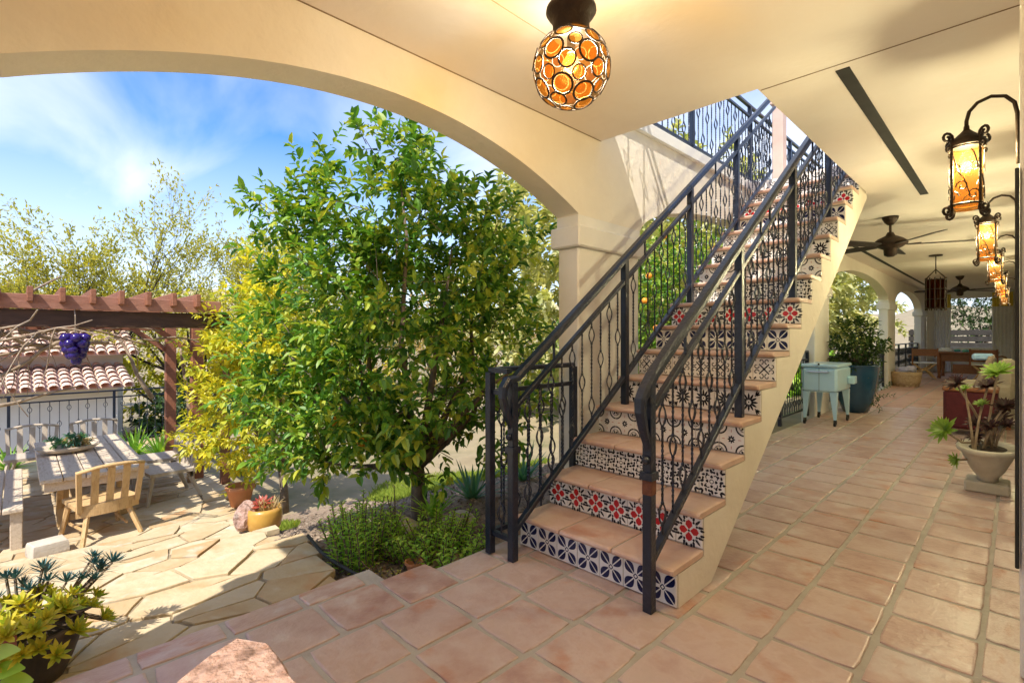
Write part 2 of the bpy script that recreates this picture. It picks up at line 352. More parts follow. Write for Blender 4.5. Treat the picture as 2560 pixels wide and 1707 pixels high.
def axis(lo, hi, n1, lo2, hi2, n2):
    a = [lo + (lo2 - lo) * (1 - ((i / n1) - 1) ** 2) if False else lo2 - (lo2 - lo) * ((n1 - i) / n1) ** 2.4 for i in range(n1)]
    b = [lerp(lo2, hi2, i / n2) for i in range(n2)]
    c = [hi2 + (hi - hi2) * (i / n1) ** 2.4 for i in range(n1 + 1)]
    return a + b + c
gxs = axis(-700, 500, 26, -17, -2.3, 74); gys = axis(-500, 700, 26, -2, 14, 70)
b = MB(); nx, ny = len(gxs), len(gys)
b.v = [(x, y, terrain(x, y)) for x in gxs for y in gys]
b.f = [(i * ny + j, (i + 1) * ny + j, (i + 1) * ny + j + 1, i * ny + j + 1) for i in range(nx - 1) for j in range(ny - 1)]
b.mi = [0 if (gxs[i] > -6.4 and gys[j] < 4.4) else 1 for i in range(nx - 1) for j in range(ny - 1)]
tag(b.build('ground', [M['mulch'], M['ground']], smooth=True), kind='structure')
# the far part of the ground, dry grass instead of bark mulch, a sheet of its own a few mm up is not needed: far hills
def hill(name, x0, y0, rx, ry, h, seed):
    q = MB(); n, m = 40, 12
    for i in range(m + 1):
        r = i / m
        for k in range(n):
            a = 2 * PI * k / n; x, y = x0 + rx * r * math.cos(a), y0 + ry * r * math.sin(a)
            q.v.append((x, y, -3 + h * (1 - r * r) ** 1.3 * (1 + .3 * noise.noise(Vector((x * .03, y * .03, seed))))))
    q.f = [(i * n + k, i * n + (k + 1) % n, (i + 1) * n + (k + 1) % n, (i + 1) * n + k) for i in range(m) for k in range(n)]
    q.f.append(tuple(range(n))); q.mi = [0] * len(q.f)
    return tag(q.build(name, M['hill'], smooth=True), kind='structure')
hill('hill', -190, 30, 110, 130, 17, 1); hill('hill', -120, 190, 120, 90, 19, 4)

# loggia floor: mortar bed and single terracotta tiles
fl = MB().box((-2.20, -1.0, -.35), (XW + .3, 24.0, -.0065)).box((-2.45, -1.0, -.35), (-2.20, 1.34, -.0065)).build('floor', M['grout']); tag(fl, kind='structure')
def tile_mesh(sx, sy, th, r, seed, name, m):
    """slightly pillowed hand-made tile with softened, uneven edges; origin at the middle of the top"""
    rr = random.Random(seed); q = MB(); n = 4
    def ring(ins, z, jit):
        pts = []
        for ex, ey, dx, dy in ((-1, -1, 1, 0), (1, -1, 0, 1), (1, 1, -1, 0), (-1, 1, 0, -1)):
            for k in range(n):
                t = k / n * 2
                x, y = (ex + dx * t) * (sx / 2 - ins), (ey + dy * t) * (sy / 2 - ins)
                if k == 0: x -= ex * r * .5; y -= ey * r * .5
                pts.append((x + rr.uniform(-jit, jit), y + rr.uniform(-jit, jit), z))
        return pts
    j = .0032
    a = ring(0, -th, j); bb = [(x, y, -.004) for x, y, z in a]; c = ring(r * .30, -.0012, .0012); d = ring(r * 1.1, 0, .001)
    q.v = a + bb + c + d; k = len(a)
    for L0 in range(3): q.f += [(L0 * k + i, L0 * k + (i + 1) % k, (L0 + 1) * k + (i + 1) % k, (L0 + 1) * k + i) for i in range(k)]
    q.f.append(tuple(3 * k + i for i in range(k))); q.mi = [0] * len(q.f)
    return q.mesh(name, m, smooth=False)
P = .314
TM = [tile_mesh(P - .024, P - .024, .03, .008, s, 'tile', M['tile']) for s in range(5)]
tiles = []
x0 = -.098
for ci in range(-8, 2):
    xc = x0 + (ci + .5) * P
    off = RND.choice((0, .5, .42, .58)) * P + RND.uniform(-.03, .03)
    for k in range(-2, 76):
        yc = off + k * P
        if not (-.4 < yc < 23.6): continue
        w = 1.0; xq = xc
        if ci == 0: w = .38; xq = -.036                       # cut tiles along the house wall
        if ci > 0: continue
        if ci == -7 and yc > 1.45: w = .68; xq = -2.085        # narrowed where the planting bed begins
        if ci == -8:
            if yc > 1.28: continue
            w = .46; xq = -2.374
        if -1.95 < xc < -1.2 and yc > 2.45 and yc < 2.5: continue
        tiles.append((xq, yc, w))
tiles.sort(key=lambda t: (t[1] - t[0]) )
tiles = [t for t in tiles if t[1] > -.25]
joined = MB()
for i, (xc, yc, w) in enumerate(tiles):
    rot = (RND.uniform(-.004, .004), RND.uniform(-.004, .004), RND.uniform(-.012, .012) + (RND.randrange(4) * PI / 2 if w == 1 else 0)); z = RND.uniform(-.0015, .0015)
    if i < 300: link('tile', RND.choice(TM), fl, (xc, yc, z), rot, (w, 1, 1))
    else:
        me = RND.choice(TM); mt = Matrix.Translation((xc, yc, z)) @ Matrix.Rotation(rot[2], 4, 'Z') @ Matrix.Diagonal((w, 1, 1, 1))
        joined.add([mt @ v.co for v in me.vertices], [tuple(p.vertices) for p in me.polygons])
o = joined.build('far_tiles', mat('saltillo_far', [(.40, .20, .13), (.54, .31, .22), (.56, .36, .26), (.50, .26, .16)], .48, 2.2, .2, 45, spec=.5, world=True), fl); tag(o, kind='stuff')
# patio: stone terraces stepping down from the loggia, each flagstone a piece of its own
def clip(poly, n, c):
    out = []; m = len(poly)
    for i in range(m):
        p, q = poly[i], poly[(i + 1) % m]; dp, dq = p[0] * n[0] + p[1] * n[1] - c, q[0] * n[0] + q[1] * n[1] - c
        if dp <= 0: out.append(p)
        if dp * dq < 0:
            t = dp / (dp - dq); out.append((p[0] + (q[0] - p[0]) * t, p[1] + (q[1] - p[1]) * t))
    return out
def edge_y(x):                      # where the paving ends against the planting bed
    return 1.30 + .30 * sstep(-2.7, -5.2, x) + .45 * sstep(-5.2, -7.5, x) + .05 * math.sin(x * 3.1)
patio = MB()
levels = [(-2.455, -3.40, -.10), (-3.40, -4.30, -.32), (-4.30, -5.20, -.50), (-5.20, -5.95, -.68), (-5.95, -12.4, -.85)]
for xa, xb, z in levels: patio.box((xb, -3.0, z - .5), (xa, min(edge_y(xa), edge_y(xb)) - .02, z - .012))
pat = patio.build('patio', M['mortar']); tag(pat, kind='structure')
fr = random.Random(21); nflag = 0
for xa, xb, z in levels:
    area_ = .058 if z > -.8 else .100
    SY = .52                                        # stones lie lengthwise along the terraces
    nst = int((xa - xb) * 2.9 / area_); pts = []; tries = 0
    while len(pts) < nst and tries < 9000:
        tries += 1; p = (fr.uniform(xb, xa), fr.uniform(-.9, 2.0)); md = .55 * math.sqrt(area_ * SY) * fr.uniform(.6, 1.4)
        if all(math.hypot(p[0] - q[0], (p[1] - q[1]) * SY) > md for q in pts): pts.append(p)
    for i, p in enumerate(pts):
        poly = [(xb - .02, -1.0 * SY), (xa + .015, -1.0 * SY), (xa + .015, 2.1 * SY), (xb - .02, 2.1 * SY)]; pp = (p[0], p[1] * SY)
        for j, s in enumerate(pts):
            if i == j: continue
            s = (s[0], s[1] * SY); n = (s[0] - pp[0], s[1] - pp[1]); L2 = n[0] ** 2 + n[1] ** 2
            if L2 > 2.5: continue
            ln = math.sqrt(L2); cc = ((s[0] ** 2 + s[1] ** 2) - (pp[0] ** 2 + pp[1] ** 2)) / 2 - ln * fr.uniform(.002, .007)
            poly = clip(poly, n, cc)
            if len(poly) < 3: break
        if len(poly) < 3: continue
        poly = [(x, y / SY) for x, y in poly]
        ey = edge_y(p[0]); poly = clip(poly, (0, 1), ey * 1.0 + fr.uniform(-.06, .04))
        if len(poly) < 3 or max(q[1] for q in poly) < -.8: continue
        # ragged outline
        out = []
        for k in range(len(poly)):
            a, c = poly[k], poly[(k + 1) % len(poly)]; ln = math.hypot(c[0] - a[0], c[1] - a[1]); m = max(1, int(ln / .09))
            for t in range(m):
                f = t / m; jx = .010 * noise.noise(Vector((a[0] * 9 + f * ln * 12, a[1] * 9, i))); jy = .010 * noise.noise(Vector((a[0] * 9, a[1] * 9 + f * ln * 12, i + 50)))
                out.append((lerp(a[0], c[0], f) + jx, lerp(a[1], c[1], f) + jy))
        cx, cy = sum(q[0] for q in out) / len(out), sum(q[1] for q in out) / len(out)
        area = abs(sum(out[k][0] * out[(k + 1) % len(out)][1] - out[(k + 1) % len(out)][0] * out[k][1] for k in range(len(out)))) / 2
        if area < .006: continue
        q = MB(); tx, ty, h0 = fr.uniform(-.012, .012), fr.uniform(-.012, .012), fr.uniform(-.005, .007); n = len(out)
        loc = [(x - cx, y - cy) for x, y in out]
        zt = lambda x, y: x * tx + y * ty + h0
        q.v = [(x, y, -.04) for x, y in loc] + [(x, y, zt(x, y) - .004) for x, y in loc] + [(x * .985, y * .985, zt(x, y)) for x, y in loc]
        for L0 in range(2): q.f += [(L0 * n + k, L0 * n + (k + 1) % n, (L0 + 1) * n + (k + 1) % n, (L0 + 1) * n + k) for k in range(n)]
        q.f.append(tuple(2 * n + k for k in range(n))); q.mi = [0] * len(q.f)
        link('flagstone', q.mesh('flagstone', M['flag']), pat, (cx, cy, z)); nflag += 1

# arcade: wall with arches, piers and their capitals
arc = thing('arcade_wall', 'cream stucco arcade wall with arches opening to the garden', 'wall', ((XI + XO) / 2, 2.76, 0))
piers = [(-.52, -.14), (2.83, 3.65), (8.75, 9.6), (15.0, 16.0), (21.0, 22.3)]
def near_arch(y): return 2.463 - (y - 1.40) ** 2 / 5.9
def ell(y, a, c): 
    t = (y - (a + c) / 2) / ((c - a) / 2); return 2.08 + .43 * math.sqrt(max(0, 1 - t * t))
wb = MB(); prev = None; ZW = 2.92
def strip(y0, z0, y1, z1):
    wb.add([(XI, y0, z0), (XI, y1, z1), (XI, y1, ZW), (XI, y0, ZW), (XO, y0, z0), (XO, y1, z1), (XO, y1, ZW), (XO, y0, ZW)],
           [(0, 1, 2, 3), (5, 4, 7, 6), (4, 5, 1, 0)])
ZS = 2.11
for i, (a, c) in enumerate(piers):
    strip(a, ZS, c, ZS)
    if i + 1 < len(piers):
        n0, n1 = c, piers[i + 1][0]; N = 34
        f = near_arch if i == 0 else (lambda y, a=n0, c=n1: ell(y, a, c))
        ts = [n0 + (n1 - n0) * (.5 - .5 * math.cos(PI * k / N)) for k in range(N + 1)]
        zs = [max(ZS, f(y)) for y in ts]; zs[0] = zs[-1] = ZS
        for k in range(N): strip(ts[k], zs[k], ts[k + 1], zs[k + 1])
wb.build('wall', M['stucco'], arc, smooth=False)
for a, c in piers:
    p = MB().bbox((XO + .005, a + .005, -.45), (XI - .005, c - .005, 1.885), .012).build('pier', M['trim'], arc)
    MB().bbox((XO - .035, a - .035, 1.88), (XI + .035, c + .035, 2.03), .01).bbox((XO - .002, a - .002, 2.02), (XI + .002, c + .002, ZS + .003), .006).build('capital', M['trim'], arc)
MB().bbox((XO - .07, -.85, ZW), (XI + .03, 22.35, ZW + .115), .012).build('coping', M['trim'], arc)

# ceiling slab (terrace floor above) with the stair well left open
VX0, VX1, VY0, VY1 = XI, -1.075, 3.10, 6.14
cb = MB().box((XI + .003, -1.0, ZC), (XW + .2, VY0, ZT - .003)).box((VX1, VY0, ZC), (XW + .2, VY1, ZT - .003)).box((XI + .003, VY1, ZC), (XW + .2, 22.3, ZT - .003))
ce = cb.build('ceiling', M['ceil']); tag(ce, kind='structure')
MB().box((VX1 + .01, 3.125, ZC - .0025), (XW, 3.131, ZC + .01)).build('seam', M['seam'], ce)
MB().box((XI, -.6, ZC - .003), (XI + .006, VY0, ZC + .01)).build('seam', M['seam'], ce)
MB().box((-1.6, .4, ZC - .002), (-1.596, 2.0, ZC + .01)).build('seam', mat('faint_seam', [(.50, .38, .25), (.60, .47, .32)], .9, 9, 0), ce)
MB().box((-.70, 3.19, ZC - .006), (-.635, 6.62, ZC + .02)).build('slot_vent', M['slot'], ce)
MB().box((-1.89, 9.3, ZC - .006), (-1.83, 18.6, ZC + .02)).build('slot_vent', M['slot'], ce)

# house wall on the right, end walls
hw = thing('house_wall', 'pale stucco house wall carrying the row of wall lanterns', 'wall', (XW, 10, 0))
MB().box((XW, -.9, -.3), (5.5, 22.9, 5.4)).build('wall', M['trim'], hw)
MB().bbox((XW - .022, 2.60, 0), (XW + .02, 2.68, 2.45), .006).bbox((XW - .022, 3.55, 0), (XW + .02, 3.63, 2.45), .006).bbox((XW - .022, 2.60, 2.45), (XW + .02, 3.63, 2.53), .006).build('door_frame', M['trim'], hw)
MB().bbox((XW - .035, 2.585, .40), (XW - .023, 2.65, 1.86), .003).build('shutter_edge', M['slot'], hw)
MB().box((XW - .008, 2.69, .02), (XW + .01, 3.54, 2.44)).build('door', mat('dark_door', [(.03, .035, .04), (.05, .055, .06)], .3, 3, 0), hw)
ew = thing('unseen_end_wall', 'unseen stucco wall behind the camera, its doorway shaped to let sun onto the stone block', 'wall', (-1.1, -.7, 0))
MB().box((XI, -.75, 0), (-1.06, -.60, ZC)).box((-.30, -.75, 0), (XW, -.60, ZC)).box((-1.06, -.75, 2.32), (-.30, -.60, ZC)).build('wall', M['stucco'], ew)  # unseen wall; opening added and sized so sun reaches the stone block
fw = thing('far_wall', 'white wall with wide garden opening at the far end of the loggia', 'wall', (-1.1, 22.3, 0))
MB().box((XI, 22.3, 0), (-1.62, 22.5, ZC)).box((-.52, 22.3, 0), (XW, 22.5, ZC)).box((-1.62, 22.3, 2.48), (-.52, 22.5, ZC)).box((-1.62, 22.3, 0), (-.52, 22.5, .85)).build('wall', M['trim'], fw)

# ------------------------------------------------------------ staircase
S0, RUN, RISE, NST, SX0, SX1 = 2.14, .266, .19, 16, -2.09, -1.09
st = thing('staircase', 'straight stucco staircase with terracotta treads and patterned tile risers', 'staircase', ((SX0 + SX1) / 2, S0, 0))
poly = []
for i in range(NST):
    y = S0 + i * RUN + .012; poly += [(y, i * RISE - (.036 if i else 0)), (y, (i + 1) * RISE - .036)]
poly += [(S0 + 15 * RUN + .10, 15.8 * RISE), (S0 + 15 * RUN + .10, 2.66), (2.50, 0)]
n = len(poly); q = MB()
q.v = [(SX0, y, z) for y, z in poly] + [(SX1, y, z) for y, z in poly]
q.f = [tuple(range(n)), tuple(range(n, 2 * n))[::-1]] + [((i + 1) % n, i, n + i, n + (i + 1) % n) for i in range(n)]; q.mi = [0] * len(q.f)
q.build('stringer', M['stucco'], st)

HW, HH = .0700, .0735
class Motif(MB):
    """flat glaze print on the front (-Y) face of a tile; coordinates run from -1 to 1"""
    def pol(s, pts, mi): 
        s.add([(x * HW, -.0046, y * HH) for x, y in pts], [tuple(range(len(pts)))], mi)
    def petal(s, x, y, a, L, W, mi, k=10, fat=.5):
        pts = []
        for i in range(k):
            t = 2 * PI * i / k; u = .5 - .5 * math.cos(t); w = math.sin(t) * (1 - (u - fat) * .7) * .5 * W
            pts.append((x + math.cos(a) * u * L - math.sin(a) * w, y + math.sin(a) * u * L + math.cos(a) * w))
        s.pol(pts, mi)
    def disc(s, x, y, r, mi, k=10): s.pol([(x + r * math.cos(2 * PI * i / k), y + r * math.sin(2 * PI * i / k)) for i in range(k)], mi)
    def stroke(s, pts, w, mi):
        for (x0, y0), (x1, y1) in zip(pts[:-1], pts[1:]):
            l = math.hypot(x1 - x0, y1 - y0) or 1; nx_, ny_ = -(y1 - y0) / l * w / 2, (x1 - x0) / l * w / 2
            s.pol([(x0 - nx_, y0 - ny_), (x1 - nx_, y1 - ny_), (x1 + nx_, y1 + ny_), (x0 + nx_, y0 + ny_)], mi)
    def arc(s, x, y, r, a0, a1, w, mi, k=9, r1=None):
        r1 = r if r1 is None else r1
        s.stroke([(x + lerp(r, r1, i / k) * math.cos(lerp(a0, a1, i / k)), y + lerp(r, r1, i / k) * math.sin(lerp(a0, a1, i / k))) for i in range(k + 1)], w, mi)
def motif(kind):
    m = Motif(); m.bbox((-HW, -.004, -HH), (HW, .005, HH), .0025)
    Q = [PI / 4 + i * PI / 2 for i in range(4)]
    if kind == 0:            # navy clover
        for a in Q:
            ca, sa = math.cos(a), math.sin(a)
            for sg in (-1, 1):
                rr_ = [.20 + .98 * f / 7 for f in range(8)]
                pts = [(r_, sg * .04) for r_ in rr_] + [(r_, sg * (.045 + .33 * math.sin(PI * min(1, (r_ - .20) / .98) ** 1.15) ** .8)) for r_ in rr_[::-1][1:-1]]
                pts = [(u * ca - w * sa, u * sa + w * ca) for u, w in pts]
                m.pol([(max(-.94, min(.94, x)), max(-.94, min(.94, y))) for x, y in (pts if sg < 0 else pts[::-1])], 1)
        m.stroke([(.17, 0), (0, .17), (-.17, 0), (0, -.17), (.17, 0)], .07, 1)
    elif kind == 1:          # red four-petal flower with dark leaves in the corners
        for i in range(4):
            a = i * PI / 2; c, s_ = math.cos(a), math.sin(a)
            m.pol([(.08 * c, .08 * s_), (.36 * c - .26 * s_, .36 * s_ + .26 * c), (.60 * c - .22 * s_, .60 * s_ + .22 * c), (.74 * c, .74 * s_), (.60 * c + .22 * s_, .60 * s_ - .22 * c), (.36 * c + .26 * s_, .36 * s_ - .26 * c)], 2)
        m.disc(0, 0, .085, 1, 8)
        for a in Q:
            for da, r, L_ in ((0, .66, .56), (.26, .74, .46), (-.26, .74, .46), (.46, .84, .36), (-.46, .84, .36), (.16, .60, .2), (-.16, .60, .2)):
                m.petal(r * math.cos(a + da * 1.2), r * math.sin(a + da * 1.2), a + da * 1.2 + .35 * (1 if da > 0 else -1 if da < 0 else 0), L_, .19, 1, 6)
    elif kind == 2:          # diamond lattice
        for i in range(4):
            a = i * PI / 2
            m.petal(.24 * math.cos(a), .24 * math.sin(a), a, .24, .24, 1, 6)
            p0, p1 = (.98 * math.cos(a), .98 * math.sin(a)), (.98 * math.cos(a + PI / 2), .98 * math.sin(a + PI / 2))
            for t in (.04, .20, .36, .52, .68, .84): m.petal(lerp(p0[0], p1[0], t), lerp(p0[1], p1[1], t), a + PI * .75 + (.6 if int(t * 50) % 16 < 8 else -.6), .30, .18, 1, 6)
            m.petal(.60 * math.cos(a), .60 * math.sin(a), a, .24, .22, 1, 6)
        m.arc(0, 0, .15, 0, 2 * PI, .06, 1, 10)
        for a in Q:
            for da in (-.5, .5): m.petal(.98 * math.cos(a), .92 * math.sin(a), a + da, .42, .19, 1, 6)
            m.arc(.42 * math.cos(a), .42 * math.sin(a), .17, a - 1.6, a + 1.6, .08, 1, 6)
    elif kind == 3:          # circles
        for a in Q:
            x, y = 1.0 * (1 if math.cos(a) > 0 else -1), 1.0 * (1 if math.sin(a) > 0 else -1); c0 = a + PI
            m.arc(x, y, .62, c0 - PI / 4, c0 + PI / 4, .13, 1, 8); m.arc(x, y, .34, c0 - PI / 4, c0 + PI / 4, .05, 1, 6)
            m.petal(x * .98, y * .98, c0, .28, .16, 1, 6)
        for i in range(8): m.petal(.06 * math.cos(i * PI / 4), .06 * math.sin(i * PI / 4), i * PI / 4, .27, .13, 1, 6, .7)
        for i in range(4): m.petal(.52 * math.cos(i * PI / 2), .52 * math.sin(i * PI / 2), i * PI / 2, .3, .08, 3, 6)
    elif kind == 4:          # daisy
        for i in range(12): m.petal(.16 * math.cos(i * PI / 6), .16 * math.sin(i * PI / 6), i * PI / 6, .62, .17, 1, 7, .7)
        m.disc(0, 0, .07, 1, 8)
        for a in Q:
            for da in (-.45, 0, .45): m.petal(.82 * math.cos(a), .82 * math.sin(a), a + da, .48, .15, 1, 6)
            m.disc(.78 * math.cos(a), .78 * math.sin(a), .06, 1, 6)
    else:                    # scrolls
        for a in Q:
            m.stroke([(0, 0), (.62 * math.cos(a), .62 * math.sin(a))], .12, 1)
            for sg in (-1, 1):
                cx, cy = .74 * math.cos(a + sg * .40), .74 * math.sin(a + sg * .40)
                m.arc(cx, cy, .27, a + PI + sg * .6, a + PI + sg * (.6 - 4.9), .09, 1, 11, .06)
            m.petal(.98 * math.cos(a), .98 * math.sin(a), a, .34, .16, 1, 6)
        m.disc(0, 0, .13, 1, 8)
    return m.mesh('tile', [M['glaze'], M['navy'] if kind == 0 else M['black'], M['red'], mat('rose_glaze', [(.55, .30, .26), (.6, .36, .3)], .25, 9, 0)])
MT = [motif(k) for k in range(6)]
TW = (SX1 - SX0) / 3
tread_m = []
for s in range(4):
    t_ = MB(); rr = random.Random(s); w = TW - .008
    prof = [(-.036, -.030), (-.047, -.024), (-.051, -.015), (-.047, -.006), (-.036, 0), (RUN - .004, 0), (RUN - .004, -.030)]
    nn = len(prof); xs = (-w / 2, -w / 2 + .01, w / 2 - .01, w / 2)
    for xi, x in enumerate(xs):
        for y, z in prof: t_.v.append((x + rr.uniform(-.001, .001), y + (.006 if xi in (0, 3) and y < 0 else 0) + rr.uniform(-.0015, .0015), z - (.003 if xi in (0, 3) and z == 0 else 0)))
    for j in range(3): t_.f += [(j * nn + k, (j + 1) * nn + k, (j + 1) * nn + (k + 1) % nn, j * nn + (k + 1) % nn) for k in range(nn)]
    t_.f += [tuple(range(nn)), tuple(3 * nn + k for k in range(nn))[::-1]]; t_.mi = [0] * len(t_.f)
    tread_m.append(t_.mesh('tile', M['tread']))
for i in range(NST):
    y, z = S0 + i * RUN, i * RISE
    r = link('riser', MB().box((SX0 + .004, .0048, .001), (SX1 - .003, .0135, RISE - .0365)).mesh('riser', M['grout']), st, (0, 0, 0)); r.location = (-root_loc(st).x, y - S0, z)
    for k in range(7):
        link('tile', MT[i % 6], r, (SX0 + (k + .5) * (SX1 - SX0) / 7, 0, .004 + HH + .001), (0, RND.randrange(2) * PI, 0))
    if i < NST - 1:
        t = link('tread', MB().box((SX0 + .003, -.026, -.0345), (SX1 - .002, RUN - .001, -.006)).mesh('tread', M['grout']), st); t.location = (-root_loc(st).x, y - S0, z + RISE)
        for k in range(3): link('tile', tread_m[(i + k) % 4], t, (SX0 + (k + .5) * TW + (.004 if k == 2 else 0), 0, 0), (0, 0, 0), (1.012 if k == 2 else 1, 1, 1))

# ------------------------------------------------------------ wrought iron railings
def picket_mesh(h, baskets, tw=True):
    """square bar, twisted, with open lens-shaped baskets of two bent rods; foot at z = 0"""
    q = MB(); cuts = [0.0]
    hb = .052
    spans = []; z0 = 0
    for c in baskets: spans.append((z0, c - hb)); z0 = c + hb
    spans.append((z0, h))
    for a, c in spans:
        if c - a < .01: continue
        n = max(2, int((c - a) / .022)); rr = .0072; vs = []; fs = []
        for i in range(n + 1):
            t = i / n; ang = (t * (c - a)) * 60 if tw else 0
            for k in range(4): vs.append((rr * math.cos(ang + k * PI / 2), rr * math.sin(ang + k * PI / 2), lerp(a, c, t)))
        for i in range(n):
            for k in range(4): fs.append((i * 4 + k, i * 4 + (k + 1) % 4, i * 4 + 4 + (k + 1) % 4, i * 4 + 4 + k))
        q.add(vs, fs)
    for c in baskets:
        for sg in (-1, 1):
            q.tube([(0, sg * .030 * math.cos(PI / 2 * t) ** .8 if abs(t) < 1 else 0, c + t * hb) for t in (-1, -.75, -.4, 0, .4, .75, 1)], .0048, 4)
            q.tube([(sg * .020 * math.cos(PI / 2 * t) ** .8 if abs(t) < 1 else 0, 0, c + t * hb) for t in (-1, -.6, 0, .6, 1)], .0036, 4)
        q.ball((0, 0, c - hb), .010, 6, 4); q.ball((0, 0, c + hb), .010, 6, 4)
    return q.mesh('picket', M['iron'], smooth=False)
PH = .66
PA = picket_mesh(PH, (.10, PH - .10)); PB = picket_mesh(PH, (PH * .5,)); PC = picket_mesh(PH, (PH * .28,)); PD = picket_mesh(PH, (PH * .72,))
SLOPE = RISE / RUN
def stair_rail(name, X, y0, label):
    r = thing(name, label, 'railing', (X, y0, 0))
    hz = lambda y: 1.035 + SLOPE * (y - 2.0)
    YE = 6.20
    q = MB()                      # moulded handrail, curling down at its foot
    path = [(y0 + .01, .66), (y0 - .012, .74), (y0 - .055, .83), (y0 - .082, .91), (y0 - .078, .965), (y0 - .045, 1.005), (y0 + .02, hz(y0 + .02))] + [(y, hz(y)) for y in (2.4, 3.2, 4.0, 4.8, 5.6, YE)]
    for i in range(len(path)):
        pass
    def sweep(path, w, h, dz=0):
        vs = []; prof = [(-w, -h), (w, -h), (w * 1.0, h * .3), (w * .6, h), (-w * .6, h), (-w, h * .3)]
        for i, (y, z) in enumerate(path):
            a, c = path[max(0, i - 1)], path[min(len(path) - 1, i + 1)]; ty, tz = c[0] - a[0], c[1] - a[1]; l = math.hypot(ty, tz); ny_, nz_ = -tz / l, ty / l
            tp = min(1, .55 + i * .09) if i < 5 else 1
            for px, pz in prof: vs.append((X + px * tp, y + ny_ * pz * tp, z + nz_ * pz * tp + dz))
        m = len(prof); fs = [(i * m + k, i * m + (k + 1) % m, (i + 1) * m + (k + 1) % m, (i + 1) * m + k) for i in range(len(path) - 1) for k in range(m)]
        fs += [tuple(range(m))[::-1], tuple((len(path) - 1) * m + k for k in range(m))]
        q.add(vs, fs)
    sweep(path, .029, .019)
    q.build('handrail', M['iron'], r)
    lo = lambda y: .215 + SLOPE * (y - 2.03)
    up = lambda y: lo(y) + PH + .02
    MB().bar((X, y0 + .02, up(y0 + .02)), (X, YE, up(YE)), .034, .028, r=.004).build('rail', M['iron'], r)
    MB().bar((X, y0 + .02, lo(y0 + .02)), (X, YE - .1, lo(YE - .1)), .036, .030, r=.004).build('rail', M['iron'], r)
    posts = [(y0, 0), (3.075, .76), (4.09, 1.52), (5.10, 2.28)]
    for y, z in posts: MB().bbox((X - .0225, y - .0225, z), (X + .0225, y + .0225, hz(y) - .008), .003).build('post', M['iron'], r)
    MB().box((X - .031, y0 - .031, .60), (X + .031, y0 + .031, .635)).build('collar', M['iron'], r); MB().ball((X, y0 - .03, .69), .02, 8, 5).build('knob', M['iron'], r)
    if X > -1.5: MB().bbox((X - .0238, y0 - .0238, .53), (X + .0238, y0 + .0238, .598), .003).build('rust_patch', mat('rust', [(.10, .035, .02), (.20, .075, .04)], .8, 30, .4, 90), r)
    k = 0; y = y0 + .12
    while y < YE - .15:
        if min(abs(y - p[0]) for p in posts) > .035:
            link('picket', (PA, PB, PC, PD)[(0, 1, 3, 2)[k % 4]] if False else (PA, PB)[k % 2], r, (0, y - y0, lo(y) + .011)); k += 1
        y += .1015
    for k, y in enumerate((y0 + .35, y0 + 1.4, 3.6, 4.6, 5.5)): MB().box((X - .006, y - .006, up(y)), (X + .006, y + .006, hz(y) - .01)).build('spacer', M['iron'], r)
    return r
stair_rail('stair_railing', -1.17, 2.03, 'dark blue iron stair railing on the open side facing the house wall')
stair_rail('stair_railing', -1.965, 1.95, 'dark blue iron stair railing on the side against the arcade column')
def guard(name, label, A, B, zb, zt, group=None, step=.105, posts=2, top=.018):
    """level railing from A to B (x, y)"""
    A, B = Vector((*A, 0)), Vector((*B, 0)); L = (B - A).length; d = (B - A) / L; ang = math.atan2(d.y, d.x) - PI / 2
    r = thing(name, label, 'railing', (A.x, A.y, zb), ang, group)
    h = zt - zb
    MB().bar((0, 0, h), (0, L, h), .044, .03, r=.005).build('rail', M['iron'], r, world=False)
    MB().bar((0, 0, h - .125), (0, L, h - .125), .026, .026).build('rail', M['iron'], r, world=False)
    MB().bar((0, 0, .12), (0, L, .12), .03, .026).build('rail', M['iron'], r, world=False)
    for k in range(posts):
        y = L * k / (posts - 1); MB().bbox((-.0215, y - .0215, 0), (.0215, y + .0215, h - .012), .003).build('post', M['iron'], r, world=False)
    hp = h - .125 - .12; key = round(hp, 2); cache = guard.c
    if key not in cache: cache[key] = [picket_mesh(hp, (.13, hp - .13)), picket_mesh(hp, (hp * .5,))]
    n = int(L / step)
    for k in range(1, n):
        y = L * k / n
        if min(abs(y - L * j / (posts - 1)) for j in range(posts)) > .03: link('picket', cache[key][k % 2], r, (0, y, .12))
    return r
guard.c = {}
g0 = guard('guard_panel', 'short iron guard panel between the stair foot and the arcade column', (-2.135, 1.935), (-2.135, 2.70), 0, 1.05)
for z, w in ((1.05, .04), (.925, .026), (.12, .028)): MB().bar((.021, .008, z), (.149, .008, z), w, .026).build('link_bar', M['iron'], g0, world=False)
link('picket', guard.c[round(1.05 - .245, 2)][0], g0, (.085, .008, .12))
guard('terrace_railing', 'iron railing along the garden edge of the upper terrace', (-2.30, .2), (-2.30, 11.0), ZW + .115, 4.05, posts=8)
guard('well_railing', 'iron railing across the head of the stair well above', (-2.2, 3.02), (-1.03, 3.02), ZT, 4.05)
guard('well_railing', 'iron railing along the house side of the stair well above', (-1.02, 3.05), (-1.02, 6.2), ZT, 4.05, posts=3)
guard('arch_railing', 'iron railing closing the arch beside the enamel cooler cart', (-2.29, 3.60), (-2.29, 8.72), 0, 1.0, posts=5)
guard('arch_railing', 'iron railing closing the arch behind the blue planter', (-2.29, 9.63), (-2.29, 14.97), 0, 1.0, posts=5)
guard('arch_railing', 'iron railing closing the farthest arch by the wicker basket', (-2.29, 16.03), (-2.29, 20.97), 0, 1.0, posts=5)
tp = thing('terrace_post', 'pale pink plaster post standing on the upper terrace', 'post', (-2.20, 7.08, ZW + .115))
